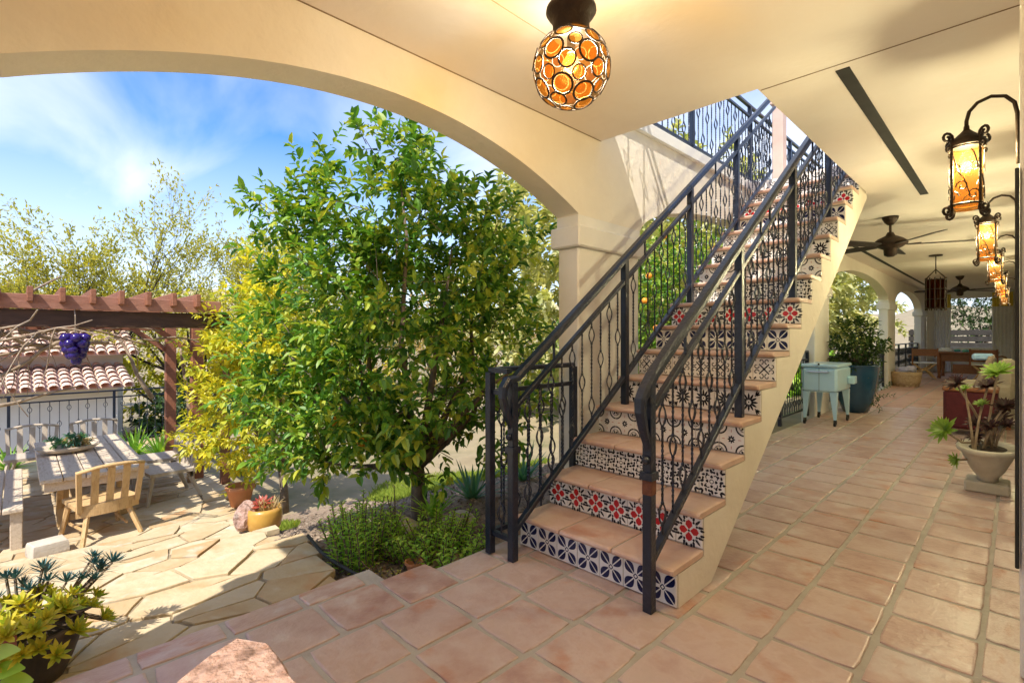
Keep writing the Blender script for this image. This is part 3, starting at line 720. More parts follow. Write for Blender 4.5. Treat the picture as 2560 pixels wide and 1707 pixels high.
MB().bbox((-2.25, 7.0, ZW + .115), (-2.12, 7.16, 4.25), .01).build('shaft', M['pinkpost'], tp); MB().bbox((-2.27, 6.97, 4.25), (-2.09, 7.19, 4.33), .01).build('cap', M['pinkpost'], tp)
# ------------------------------------------------------------ lamps and fans
def lamp_light(name, loc, w, parent, col=(.80, .92, 1.2), r=.03):
    d = bpy.data.lights.new(name, 'POINT'); d.energy = w; d.color = col; d.shadow_soft_size = r
    o = bpy.data.objects.new(name, d); C.objects.link(o); o.parent = parent; o.location = loc; return o
GC = Vector((-1.193, 1.496, 2.262)); GR = .143
gl = thing('globe_pendant', 'round amber glass pendant lamp wrapped in wire rings, hanging by the stairs', 'pendant lamp', (GC.x, GC.y, ZC))
o = MB().ball(GC, GR, 36, 20).build('glass_globe', M['amber'], gl, smooth=True)
MB().lathe([(.06, .118), (.068, .125), (.070, .175), (.078, .19), (.090, .205), (.096, .215), (.094, .228), (.082, .236), (.02, .245)], 28, GC).build('cap', M['bronze'], gl, smooth=True)
ch = MB()
z = GC.z + .24; k = 0
while z < ZC - .02:
    a = k % 2 * PI / 2; pts = [(GC.x + .010 * math.sin(t) * math.cos(a), GC.y + .010 * math.sin(t) * math.sin(a), z + .015 + .017 * math.cos(t)) for t in [i * PI / 4 for i in range(9)]]
    ch.tube(pts, .0032, 5, cap=False); z += .026; k += 1
ch.build('chain', M['bronze'], gl)
MB().lathe([(.055, -.03), (.055, -.01), (.02, 0)], 20, (GC.x, GC.y, ZC)).build('canopy', M['bronze'], gl)
rg = MB(); nseg = 20
rg.tube([(math.cos(2 * PI * i / nseg), math.sin(2 * PI * i / nseg), 0) for i in range(nseg + 1)], .115, 5, cap=False)
ring_me = rg.mesh('wire_ring', M['bronze'])
rd = MB().lathe([(.96, -.03), (.80, .10), (.45, .17), (.02, .19)], 14, closed=False).mesh('roundel', M['medal'], smooth=True)
nr = 52
for i in range(nr):
    zz = 1 - 2 * (i + .5) / nr
    if zz > .86: continue
    a = i * PI * (3 - math.sqrt(5)); d = Vector((math.sqrt(1 - zz * zz) * math.cos(a), math.sqrt(1 - zz * zz) * math.sin(a), zz))
    s = .031 + .008 * ((i * 7) % 3 - 1) * .8; e = d.to_track_quat('Z', 'Y').to_euler()
    c = link('wire_ring', ring_me, gl, GC - Vector(gl.location) + d * (GR * .985), e, (s, s, s * .9))
    link('roundel', rd, c, (0, 0, .02), None, (.93, .93, .8))
MB().ball(GC + Vector((0, 0, .02)), .030, 14, 10, sz=1.25).build('bulb', M['bulb'], gl, smooth=True)
MB().lathe([(.016, .06), (.016, .12)], 10, GC).build('socket', M['bronze'], gl)
lamp_light('lamp_light', (0, 0, GC.z - ZC + .02), 19, gl, (.80, 1.16, 2.6), .04)

def spiral(c, r0, r1, a0, turns, ax1, ax2, n=14):
    return [Vector(c) + Vector(ax1) * lerp(r0, r1, i / n) * math.cos(a0 + turns * 2 * PI * i / n) + Vector(ax2) * lerp(r0, r1, i / n) * math.sin(a0 + turns * 2 * PI * i / n) for i in range(n + 1)]
def make_lantern(loc, label, sc_=.82):
    """swan-neck wall lantern; origin at the wall plate, arm reaching along -X"""
    t = thing('wall_lantern', label, 'wall lantern', loc, 0, 'iron lanterns along the house wall')
    B = lambda q, n, m, p=t, s=False: q.build(n, m, p, smooth=s, world=False)
    cx = -.235
    B(MB().bbox((-.016, -.038, -.17), (0, .038, .12), .006), 'wall_plate', M['bronze'])
    B(MB().tube([(-.03, 0, -.13), (-.032, 0, .02), (-.034, 0, .14), (-.045, 0, .20), (-.080, 0, .245), (-.135, 0, .262), (-.190, 0, .245), (-.224, 0, .205), (cx, 0, .155), (cx, 0, .125)], .0095, 8), 'arm', M['bronze'], s=True)
    B(MB().bar((-.03, 0, -.05), (0, 0, -.05), .012).bar((-.03, 0, -.09), (0, 0, -.09), .012).bar((-.03, 0, -.01), (0, 0, -.01), .012), 'bracket', M['bronze'])
    B(MB().lathe([(.088, .015), (.090, .028), (.060, .062), (.030, .090), (.014, .108), (.012, .128)], 20, (cx, 0, 0)), 'roof', M['bronze'], s=True)
    B(MB().lathe([(.002, -.338), (.066, -.338), (.070, -.332), (.070, .018), (.060, .022), (.002, .022)], 24, (cx, 0, 0), closed=False), 'glass_cylinder', M['amber2'], s=True)
    q = MB()
    for zz in (-.315, -.03 + .035):
        q.tube([(cx + .078 * math.cos(a), .078 * math.sin(a), zz) for a in [2 * PI * i / 20 for i in range(21)]], .007, 5, cap=False)
    for i in range(4):
        a = PI / 4 + i * PI / 2; ax, ay = math.cos(a), math.sin(a)
        q.tube([(cx + ax * .083, ay * .083, zz) for zz in (-.35, -.2, -.05, .05)], .0075, 6)
        o1, o2 = (ax, ay, 0), (0, 0, 1)
        q.tube(spiral((cx + ax * .108, ay * .108, .060), .034, .008, -PI * .75, -1.35, o1, o2), .0075, 5)
        q.tube(spiral((cx + ax * .100, ay * .100, .0), .022, .006, PI * .75, 1.2, o1, o2, 10), .0055, 5)
        q.tube(spiral((cx + ax * .108, ay * .108, -.345), .032, .008, PI * .75, 1.35, o1, o2), .0075, 5)
    B(q, 'cage', M['bronze'], s=True)
    q = MB()
    for i in range(5):       # scroll wires running over the glass
        a0 = i * 2 * PI / 5
        def on(a, zz): return (cx + .0745 * math.cos(a), .0745 * math.sin(a), zz)
        q.tube([on(a0 + k * .11, -.02 - k * .022 + .012 * math.sin(k)) for k in range(12)], .0034, 4)
        for (ca, cz, sg) in ((.25, -.12, 1), (.75, -.22, -1), (.15, -.27, 1)):
            q.tube([on(a0 + ca + sg * lerp(.42, .08, k / 12) * math.cos(k * .62), cz + lerp(.035, .006, k / 12) * math.sin(k * .62)) for k in range(13)], .0032, 4)
    B(q, 'scroll_wire', M['bronze'])
    B(MB().ball((cx, 0, -.10), .024, 12, 8, sz=1.4), 'bulb', M['bulb'], s=True)
    lamp_light('lamp_light', (cx, 0, -.10), 22, t, (.70, 1.2, 3.6), .034)
    t.scale = (sc_,) * 3
    return t
lan = make_lantern((XW, 3.10, 2.105), 'scrolled iron wall lantern with amber glass, closest to the stairwell door')
for y, lb in ((5.35, 'second amber wall lantern along the house wall from the stairwell door'), (7.5, 'third amber wall lantern along the house wall from the stairwell door'), (10.2, 'fourth amber wall lantern along the house wall from the stairwell door'), (13.2, 'fifth amber wall lantern, nearest the yellow curtain')):
    dup(lan, (XW, y, 2.105), 0, lb)

pl = thing('cylinder_pendant', 'brown glass cylinder pendant lantern with iron yoke between the two fans', 'pendant lamp', (-1.03, 11.8, ZC))
pc = Vector((-1.03, 11.8, 0))
MB().lathe([(.10, -.02), (.10, 0)], 16, (pc.x, pc.y, ZC)).tube([pc + Vector((0, 0, ZC)), pc + Vector((0, 0, 2.36))], .010, 6).tube([pc + Vector((-.15, 0, 2.26)), pc + Vector((0, 0, 2.44)), pc + Vector((.15, 0, 2.26))], .011, 5).build('yoke', M['bronze'], pl)
MB().lathe([(.135, 1.74), (.135, 2.25)], 24, pc, closed=False).build('glass_cylinder', M['brownglass'], pl, smooth=True)
for i in range(12):
    a = i * PI / 6; MB().bbox((pc.x + .146 * math.cos(a) - .008, pc.y + .146 * math.sin(a) - .008, 1.70), (pc.x + .146 * math.cos(a) + .008, pc.y + .146 * math.sin(a) + .008, 2.29), .002).build('bar', M['bronze'], pl)
q = MB()
for zz in (1.74, 1.9, 2.08, 2.25): q.tube([(pc.x + .147 * math.cos(2 * PI * i / 24), pc.y + .147 * math.sin(2 * PI * i / 24), zz) for i in range(25)], .009, 5, cap=False)
q.build('hoop', M['bronze'], pl)
def make_fan(loc, rz, label):
    t = thing('ceiling_fan', label, 'ceiling fan', loc, rz, 'ceiling fans of the loggia')
    B = lambda q, n, m, s=False: q.build(n, m, t, smooth=s, world=False)
    B(MB().lathe([(.085, 0), (.085, -.02), (.06, -.07), (.03, -.10)], 20), 'canopy', M['bronze'], True)
    B(MB().lathe([(.014, -.10), (.014, -.20)], 10), 'downrod', M['bronze'])
    B(MB().lathe([(.03, -.19), (.05, -.23), (.13, -.27), (.175, -.31), (.175, -.335), (.12, -.375), (.07, -.40), (.065, -.47), (.03, -.49)], 28), 'motor', M['bronze'], True)
    for i in range(5):
        a = i * 2 * PI / 5; q = MB(); ca, sa = math.cos(a), math.sin(a)
        pts = []
        for u, w in ((.16, .04), (.30, .062), (.55, .076), (.80, .080), (.86, .06), (.88, .02)): pts.append((u, w))
        out = [(u, w) for u, w in pts] + [(u, -w) for u, w in pts[::-1]]
        vs = [(u * ca - w * sa, u * sa + w * ca, -.345 + w * .22) for u, w in out]; n = len(vs)
        q.add(vs + [(x, y, zz - .008) for x, y, zz in vs], [tuple(range(n)), tuple(range(n, 2 * n))[::-1]] + [((k + 1) % n, k, n + k, n + (k + 1) % n) for k in range(n)])
        bl = B(q, 'blade', M['fanblade'])
        m = MB().bar((.10 * ca, .10 * sa, -.35), (.30 * ca, .30 * sa, -.338), .035, .008); m.build('blade_iron', M['bronze'], bl, world=False)
    return t
fan = make_fan((-1.09, 7.6, ZC), .35, 'dark five-blade ceiling fan, nearer the staircase')
dup(fan, (-.98, 16.4, ZC), .9, 'dark five-blade ceiling fan, nearer the far garden opening')

# ------------------------------------------------------------ things along the loggia
# enamel cooler cart
cc = thing('cooler_cart', 'pale blue enamel cooler cart on four tapered legs with casters', 'cooler', (-1.93, 8.32, 0))
X0, X1, Y0, Y1 = -2.15, -1.72, 7.92, 8.72
MB().bbox((X0, Y0, .46), (X1, Y1, .80), .03).build('tub', M['enamel'], cc)
lid = MB().bbox((X0 - .012, Y0 - .012, .803), (X1 + .012, Y1 + .012, .848), .018).build('lid', M['enamel'], cc)
MB().box((-1.945, Y0 - .022, .835), (-1.925, Y0 - .008, .862)).build('latch', M['bronze'], lid)
q = MB().tube([(-2.06, Y0 - .045, .742), (-1.82, Y0 - .045, .742)], .011, 8)
for x in (-2.06, -1.82): q.tube([(x, Y0 - .045, .742), (x, Y0 + .005, .742)], .010, 6)
q.build('handle', mat('brushed_metal', [(.45, .50, .52), (.55, .6, .62)], .3, 10, 0, metal=.8), cc)
MB().box((-1.937, Y0 - .003, .47), (-1.933, Y0 + .002, .795)).build('door_seam', M['slot'], cc)
for x in (X0 + .05, X1 - .05):
    for y in (Y0 + .06, Y1 - .06):
        sx = -1 if x < -1.93 else 1; sy = -1 if y < 8.3 else 1
        lg = MB(); lg.v = []; 
        for w, zz, dx in ((.045, .462, 0), (.038, .40, .003), (.016, .085, .02)):
            lg.v += [(x + sx * dx - w, y + sy * dx - w, zz), (x + sx * dx + w, y + sy * dx - w, zz), (x + sx * dx + w, y + sy * dx + w, zz), (x + sx * dx - w, y + sy * dx + w, zz)]
        lg.f = [(L0 * 4 + k, L0 * 4 + (k + 1) % 4, L0 * 4 + 4 + (k + 1) % 4, L0 * 4 + 4 + k) for L0 in range(2) for k in range(4)]; lg.mi = [0] * 8
        l = lg.build('leg', M['enamel'], cc)
        w = MB(); a = 24
        w.tube([(x + sx * .02 - .012, y + sy * .02 - .02, .034), (x + sx * .02 + .012, y + sy * .02 - .02, .034)], .034, 14).box((x + sx * .02 - .018, y + sy * .02 - .014, .03), (x + sx * .02 + .018, y + sy * .02 + .012, .09))
        w.build('caster', M['rubber'], l)
MB().bbox((X1 + .002, 8.50, .55), (X1 + .09, 8.66, .66), .01).build('bottle_catcher', M['enamel'], cc)
# blue planter
bp = thing('blue_planter', 'tall glossy dark blue pot with a leafy shrub beside the cooler cart', 'planter', (-1.86, 9.75, 0))
MB().lathe([(.17, 0), (.24, .18), (.29, .42), (.315, .62), (.33, .74), (.345, .76), (.33, .775), (.30, .765), (.28, .70), (.05, .69)], 28, (-1.86, 9.75, 0)).build('pot', M['bluepot'], bp, smooth=True)
# wicker basket with towels
wb_ = thing('wicker_basket', 'round wicker basket of lilac towels standing by the far column', 'basket', (-1.93, 15.6, 0))
bc = Vector((-1.93, 15.6, 0))
MB().lathe([(.25, 0), (.29, .12), (.31, .27), (.33, .36), (.31, .36), (.28, .10), (.05, .05)], 26, bc).build('liner', M['wicker'], wb_, smooth=True)
q = MB()
for k in range(14):
    for r in range(5):
        a = (k + .5 * (r % 2)) * 2 * PI / 14; zz = .035 + r * .07; rr = lerp(.262, .325, r / 4.6)
        q.add([(bc.x + (rr + o_) * math.cos(a + da), bc.y + (rr + o_) * math.sin(a + da), zz + dz) for da, dz, o_ in ((-.2, 0, .0), (0, -.04, .012), (.2, 0, .0), (0, .04, .016))], [(0, 1, 2, 3)])
o = q.build('weave', M['wicker'], wb_); 
q = MB()
for i in range(7): q.tube([bc + Vector((.16 * math.cos(i * .9 + k * .5), .16 * math.sin(i * .9 + k * .5), .36 + .05 * math.sin(k * 1.3 + i) + .02 * i * .5)) for k in range(6)], .055, 7)
q.build('towels', M['lilac'], wb_, smooth=True)
# far dining group
dt = thing('dining_table', 'long mahogany dining table set with turquoise cloths at the loggia end', 'table', (-1.05, 19.6, 0))
MB().bbox((-1.75, 19.0, .72), (-.35, 20.4, .77), .01).build('tabletop', M['mahog'], dt); MB().box((-1.55, 19.15, .50), (-.55, 19.2, .72)).build('apron', M['mahog'], dt)
for x in (-1.6, -.5):
    for y in (19.15, 20.25): MB().lathe([(.05, 0), (.035, .1), (.055, .4), (.045, .72)], 10, (x, y, 0)).build('leg', M['mahog'], dt, smooth=True)
MB().box((-1.30, 19.12, .16), (-.62, 19.6, .42)).build('carved_chest', M['mahog'], dt)
cl = MB(); 
for k in range(9):
    x = -1.25 + k * .08; cl.ball((x + RND.uniform(-.05, .05), 19.3 + RND.uniform(-.1, .5), .80), .06, 8, 5, sz=.7)
tag(cl.build('table_cloth', M['teal'], smooth=True), 'crumpled turquoise cloths heaped on the mahogany dining table', 'cloth')
tag(MB().bbox((-1.62, 19.2, .771), (-1.30, 19.55, .84), .02).bbox((-1.58, 19.25, .84), (-1.36, 19.5, .88), .015).build('tray_stack', M['white']), 'white folded napkins stacked on the mahogany dining table', 'napkins')
def make_xchair(loc, rz, label):
    t = thing('campaign_chair', label, 'chair', loc, rz, 'campaign chairs at the mahogany table')
    B = lambda q, n, m, s=False: q.build(n, m, t, smooth=s, world=False)
    B(MB().bbox((-.27, -.24, .44), (.27, .22, .475), .008), 'seat', M['white'])
    B(MB().bbox((-.29, -.265, .66), (.29, -.24, .86), .006), 'backrest', M['mahog'])
    for s in (-1, 1):
        B(MB().bar((s * .28, -.25, .40), (s * .28, -.25, .88), .035, .03), 'upright', M['mahog'])
        B(MB().tube([(s * .29, -.25, .68), (s * .30, -.05, .70), (s * .30, .20, .66), (s * .30, .26, .62)], .02, 6), 'armrest', M['mahog'])
        B(MB().tube([(-.25, s * .2, .02), (-.10, s * .2, .22), (.10, s * .2, .30), (.26, s * .2, .45)], .022, 6), 'leg', M['teak'])
        B(MB().tube([(.25, s * .2, .02), (.10, s * .2, .22), (-.10, s * .2, .30), (-.26, s * .2, .45)], .022, 6), 'leg', M['teak'])
    return t
xc = make_xchair((-1.90, 18.6, 0), .25, 'mahogany campaign chair with crossed legs, by the farthest arch')
dup(xc, (-.55, 18.5, 0), -.3, 'mahogany campaign chair with crossed legs, by the house wall')
def curtain(x0, x1, y, z0, z1, label, seed):
    t = thing('curtain', label, 'curtain', ((x0 + x1) / 2, y, z0)); n = 26
    for nm, a, c, m in (('panel', z0, z1 - .45, M['white']), ('valance', z1 - .45, z1, M['yellow'])):
        q = MB()
        for k in range(n + 1):
            x = lerp(x0, x1, k / n); dy = .04 * math.sin(k * 1.35 + seed)
            q.v += [(x, y + dy, a), (x, y + dy, c)]
        q.f = [(2 * k, 2 * k + 2, 2 * k + 3, 2 * k + 1) for k in range(n)]; q.mi = [0] * n; q.build(nm, m, t, smooth=True)
curtain(-1.98, -1.55, 22.18, .03, 2.62, 'white curtain with yellow top beside the far arch column', 0)
curtain(-.56, -.08, 22.18, .03, 2.62, 'white curtain with yellow top beside the house wall', 2)
# sofa group by the house wall
sf = thing('armchair', 'beige upholstered armchair against the house wall beyond the stone planter', 'armchair', (-.30, 9.6, 0))
MB().bbox((-.62, 9.25, .12), (-.02, 9.98, .42), .03).build('seat', M['beige'], sf); MB().bbox((-.17, 9.25, .40), (-.01, 9.98, .92), .04).build('backrest', M['beige'], sf)
for y in (9.22, 9.86): MB().bbox((-.64, y, .12), (-.03, y + .14, .60), .03).build('armrest', M['beige'], sf)
for x in (-.58, -.08):
    for y in (9.30, 9.92): MB().box((x - .025, y - .025, 0), (x + .025, y + .025, .12)).build('leg', M['mahog'], sf)
mr_ = thing('ottoman', 'maroon upholstered box seat in front of the beige armchair', 'ottoman', (-.42, 8.6, 0))
MB().bbox((-.66, 8.35, .08), (-.16, 8.85, .56), .03).build('body', M['maroon'], mr_); MB().bbox((-.67, 8.34, .55), (-.15, 8.86, .60), .02).build('rim', M['mahog'], mr_)
for x in (-.62, -.20):
    for y in (8.39, 8.81): MB().box((x - .02, y - .02, 0), (x + .02, y + .02, .09)).build('foot', M['mahog'], mr_)
pi_ = thing('cushion', 'taupe cushion with a light blue scarf propped on the maroon ottoman', 'cushion', (-.32, 8.62, .60))
q = MB()
for i in range(9):
    for j in range(9):
        u, v = i / 4 - 1, j / 4 - 1; th = .055 * (1 - u ** 4) * (1 - v ** 4) + .004
        q.v.append((-.32 + .14 * v * .5 + th * .8, 8.62 + .19 * u, .80 + .19 * v + th * .3))
q.f = [(i * 9 + j, i * 9 + j + 1, (i + 1) * 9 + j + 1, (i + 1) * 9 + j) for i in range(8) for j in range(8)]; q.mi = [0] * 64
q2 = MB(); q2.v = [(x - .10 if False else x, y, z) for x, y, z in q.v]; q2.f = q.f; q2.mi = q.mi
o = q.build('pillow', mat('taupe_fabric', [(.26, .20, .15), (.34, .27, .2)], .95, 20, .3, 100), pi_, smooth=True); md = o.modifiers.new('thick', 'SOLIDIFY'); md.thickness = .05
MB().bbox((-.40, 8.52, .94), (-.20, 8.70, 1.02), .02).build('scarf', mat('light_blue_cloth', [(.22, .42, .66), (.4, .58, .76)], .9, 20, .3, 60), pi_)

# stone bowl planter with aeoniums against the wall
sb = thing('stone_planter', 'pale cast stone bowl of dark aeoniums on a square foot by the wall', 'planter', (-.17, 5.55, 0))
pc2 = Vector((-.165, 5.55, 0))
MB().bbox((-.30, 5.42, 0), (-.035, 5.70, .085), .012).build('foot', M['stonebowl'], sb)
MB().lathe([(.09, .085), (.10, .12), (.15, .17), (.215, .27), (.245, .32), (.275, .325), (.28, .355), (.262, .365), (.235, .35), (.05, .33)], 30, pc2, sx=.68, sy=1.15).build('bowl', M['stonebowl'], sb, smooth=True)
MB().lathe([(.235, .335), (.02, .36)], 20, pc2, sx=.68, sy=1.15).build('soil', M['soil'], sb)
def rosette(q, c, ax, R, n, mi=0, w=.34, cup=.5, rr=RND):
    ax = ax.normalized(); e1 = ax.orthogonal().normalized(); e2 = ax.cross(e1)
    for k in range(n):
        a = k * 2.39996; f = (k + .5) / n; el = lerp(1.25, .12, f) * cup * 1.3; L = R * lerp(.55, 1, f)
        d = (e1 * math.cos(a) + e2 * math.sin(a)) * math.cos(el) + ax * math.sin(el)
        q.leaf(c, d, ax, L * rr.uniform(.9, 1.1), L * w * 1.3, mi, .12, -.08)
rr = random.Random(5); stems = MB(); 
heads = [((2390, 958), .10, 0, .42), ((2412, 972), .07, 1, .3), ((2360, 1075), .135, 1, .25), ((2470, 965), .11, 0, .5), ((2495, 930), .13, 1, .42), ((2510, 1015), .10, 0, .35), ((2535, 1020), .09, 0, .3), ((2440, 1055), .09, 0, .3), ((2475, 1065), .09, 0, .3), ((2500, 1045), .10, 0, .3), ((2390, 1150), .075, 1, .2), ((2440, 1090), .08, 0, .25), ((2520, 1060), .08, 0, .25), ((2455, 1010), .07, 1, .3), ((2405, 1110), .06, 0, .25)]
for (u, v), R, g, ct in heads:
    d = ray(u, v); t = (pc2.y + rr.uniform(-.12, .12) + (-.18 if u < 2400 else 0)) / d[1]; c = Vector((d[0] * t, d[1] * t, CAM_H + d[2] * t))
    c.x = min(c.x, -.05)
    root = pc2 + Vector((rr.uniform(-.10, .06), rr.uniform(-.18, .18), .34)); mid = (root + c) / 2 + Vector((0, 0, -.03 if c.z < .5 else .04))
    stems.tube([root, root * .6 + mid * .4 + Vector((0, 0, .02)), mid, c], [.011, .010, .009, .008], 6)
    ax = (c - root).normalized() * .6 + Vector((-.35, -.55, .35)); qr = MB(); rosette(qr, c, ax, R, 40 if R > .09 else 28, 0, .22, .45, rr); qr.build('rosette', M['aeongreen'] if g else M['aeon'], sb)
stems.build('stems', M['vinebark'], sb, smooth=True)

# sunlit stone block in the foreground
rk = thing('stone_block', 'rough pink sandstone block in a patch of sun at the loggia corner', 'stone block', (-1.30, .30, 0))
def rough_prism(poly, z0, z1, seed, amp=.012, sub=6):
    q = MB(); out = []
    for k in range(len(poly)):
        a, c = poly[k], poly[(k + 1) % len(poly)]
        for t in range(sub): out.append((lerp(a[0], c[0], t / sub), lerp(a[1], c[1], t / sub)))
    cx, cy = sum(p[0] for p in out) / len(out), sum(p[1] for p in out) / len(out); n = len(out)
    rings = [(z0, 1.0), (lerp(z0, z1, .3), 1.02), (lerp(z0, z1, .65), 1.0), (z1 - .025, .985), (z1 - .006, .955), (z1, .90), (z1, .6), (z1, .25)]
    for zi, (zz, s) in enumerate(rings):
        for x, y in out:
            p = Vector((cx + (x - cx) * s, cy + (y - cy) * s, zz)); nv = noise.noise_vector(p * 9 + Vector((seed, 0, 0))) * amp
            q.v.append(p + nv * (1 if zi < 5 else .5))
    for L0 in range(len(rings) - 1): q.f += [(L0 * n + k, L0 * n + (k + 1) % n, (L0 + 1) * n + (k + 1) % n, (L0 + 1) * n + k) for k in range(n)]
    q.f.append(tuple((len(rings) - 1) * n + k for k in range(n))); q.mi = [0] * len(q.f); return q
tz = .42
pts = [gz(425, 1700, tz), gz(505, 1640, tz), gz(588, 1583, tz), gz(672, 1600, tz), gz(765, 1720, tz), gz(820, 1850, tz), gz(420, 1850, tz)]
rough_prism([(p.x, p.y) for p in pts][::-1], 0, tz, 3, .022).build('slab', M['rock'], rk)
# ------------------------------------------------------------ vegetation
def tree(name, label, cat, base, lumps, leaf, lm, bm=None, trunk=(.07, 5), seed=1, limbs=10, tw=12, up=.35, group=None, clipx=None, first=.28, clear=None, tl=.20):
    """base point, lumps = [(centre, radii, twigs)], leaf = (length, width); leaves sit along twigs, limbs reach into the lumps"""
    r = random.Random(seed); base = Vector(base); t = thing(name, label, cat, base, 0, group)
    q = MB(); br = MB()
    tot = sum(l[2] for l in lumps); cen = sum((Vector(l[0]) * l[2] for l in lumps), Vector()) / tot
    fork = base.lerp(Vector((lerp(base.x, cen.x, .3), lerp(base.y, cen.y, .3), cen.z)), first)
    br.tube([base - Vector((0, 0, .05)), base.lerp(fork, .5) + rv(r) * trunk[0] * .5, fork], [trunk[0] * 1.25, trunk[0], trunk[0] * .85], 8)
    ends = []
    for k in range(limbs):
        l = r.choices(lumps, [x[2] for x in lumps])[0]; c = Vector(l[0]); e = c + Vector([rv(r)[i] * l[1][i] * .75 for i in range(3)])
        if clipx is not None: e.x = min(e.x, clipx - .22)
        m = fork.lerp(e, .5) + rv(r) * .16 * (e - fork).length
        br.tube([fork, fork.lerp(m, .55), m, m.lerp(e, .55) + rv(r) * .06 * (e - fork).length, e], [trunk[0] * .6, trunk[0] * .5, trunk[0] * .36, trunk[0] * .22, trunk[0] * .08], 5)
        ends.append(m)
    for c, rad, n in lumps:
        c = Vector(c)
        for k in range(n):
            d = rv(r).normalized(); f = r.random() ** .45
            p = c + Vector((d.x * rad[0], d.y * rad[1], d.z * rad[2])) * f * (1 + .25 * noise.noise(Vector((d.x * 2.3, d.y * 2.3, d.z * 2.3 + seed))))
            if clipx is not None and p.x > clipx - .10: continue
            if clear and clear(p): continue
            g = (Vector((d.x, d.y, d.z * .7 + up)) + rv(r) * .6).normalized(); L = tl * r.uniform(.6, 1.3)
            if r.random() < .22: q.tube([p - g * L * .6, p, p + g * L], [.004, .003, .0015], 3, cap=False, mi=1)
            for j in range(tw):
                s = (j + .5) / tw; a = j * 2.4 + r.random(); e1 = g.orthogonal().normalized(); e2 = g.cross(e1)
                od = (e1 * math.cos(a) + e2 * math.sin(a)) * .85 + g * (.35 + s * .7) + Vector((0, 0, -.12)); L1 = leaf[0] * r.uniform(.5, 1.3)
                q.leaf(p + g * L * s, od, Vector((0, 0, 1)) + rv(r) * .5, L1, leaf[1] * L1 / leaf[0])
    br.build('trunk', bm or M['bark'], t, smooth=True)
    o = q.build('crown', [lm, bm or M['bark']], t); return t
TB = Vector((-3.11, 2.12, terrain(-3.11, 2.12)))
def L_(u, v, dep, ru, rd, rz, n): 
    c = gd(u, v, dep); return (c, (ru, rd, rz), n)
tree('citrus_tree', 'bushy citrus tree with glossy green leaves filling the near arch', 'tree', TB, [
    L_(1030, 540, 3.75, .50, .50, .42, 220), L_(1180, 640, 3.70, .50, .5, .46, 200), L_(860, 690, 3.8, .50, .55, .46, 220), L_(1020, 780, 3.6, .75, .65, .55, 300),
    L_(760, 860, 3.85, .50, .5, .5, 170), L_(1240, 830, 3.75, .42, .45, .5, 150), L_(860, 1010, 3.7, .58, .5, .42, 210), L_(1080, 1020, 3.6, .55, .45, .36, 130),
    L_(1000, 380, 3.75, .24, .22, .20, 40), L_(925, 365, 3.75, .09, .09, .14, 10), L_(822, 420, 3.8, .05, .05, .16, 6), L_(765, 430, 3.8, .06, .06, .14, 7), L_(800, 520, 3.8, .22, .22, .18, 30), L_(700, 540, 3.8, .20, .2, .16, 26), L_(690, 640, 3.8, .16, .2, .16, 16), L_(960, 1160, 3.55, .40, .35, .20, 70), L_(745, 1100, 3.7, .30, .3, .25, 50), L_(850, 1120, 3.6, .40, .3, .24, 90), L_(1240, 1010, 3.95, .40, .35, .40, 120), L_(1120, 1120, 3.6, .32, .3, .18, 45), L_(700, 980, 3.9, .34, .3, .3, 60)],
    (.082, .040), M['citrus'], trunk=(.055, 5), seed=3, limbs=16, tw=12, clipx=-2.44, tl=.20, clear=lambda p: noise.noise(p * 2.6) < -.14)
for k, (u, v) in enumerate(((830, 1052), (905, 1105))):
    c = gd(u, v, 3.35); tag(MB().ball(c, .034, 12, 8).build('orange_fruit', M['orangefruit'], smooth=True), ('small ripe orange hanging low in the citrus tree, upper one', 'small ripe orange hanging low in the citrus tree, lower one')[k], 'orange')
YB = Vector((-6.4, 2.35, terrain(-6.4, 2.35)))
tree('yellow_shrub', 'tall yellow-green shrub growing between pergola and citrus tree', 'shrub', YB, [
    L_(610, 1000, 5.9, .50, .5, .75, 230), L_(640, 820, 5.9, .50, .5, .50, 150), L_(560, 1090, 6.0, .34, .4, .40, 90), L_(545, 880, 6.0, .22, .3, .40, 40), L_(690, 700, 5.9, .40, .4, .45, 90), L_(700, 900, 5.8, .40, .4, .6, 100)],
    (.085, .042), M['yellowleaf'], trunk=(.05, 5), seed=5, limbs=10, tw=10, tl=.2)
tree('orange_tree', 'green orange tree with ripe fruit seen through the stair railing', 'tree', (-4.3, 7.1, terrain(-4.3, 7.1)), [
    L_(1690, 690, 7.6, .9, .9, .62, 300), L_(1740, 900, 7.6, 1.0, .9, .75, 320), L_(1560, 820, 7.6, .8, .8, .7, 220), L_(1840, 780, 8.0, .8, .8, .7, 180)],
    (.085, .04), M['citrus'], trunk=(.07, 5), seed=9, limbs=12, tw=11, tl=.2)
for k, (u, v) in enumerate(((1622, 690), (1612, 752), (1660, 590), (1640, 820), (1790, 620))):
    c = gd(u, v, 6.55); tag(MB().ball(c, .042, 12, 8).build('ripe_orange', M['orangefruit'], smooth=True), 'ripe orange on the tree behind the stair railing', 'orange', 'oranges behind the stair railing')

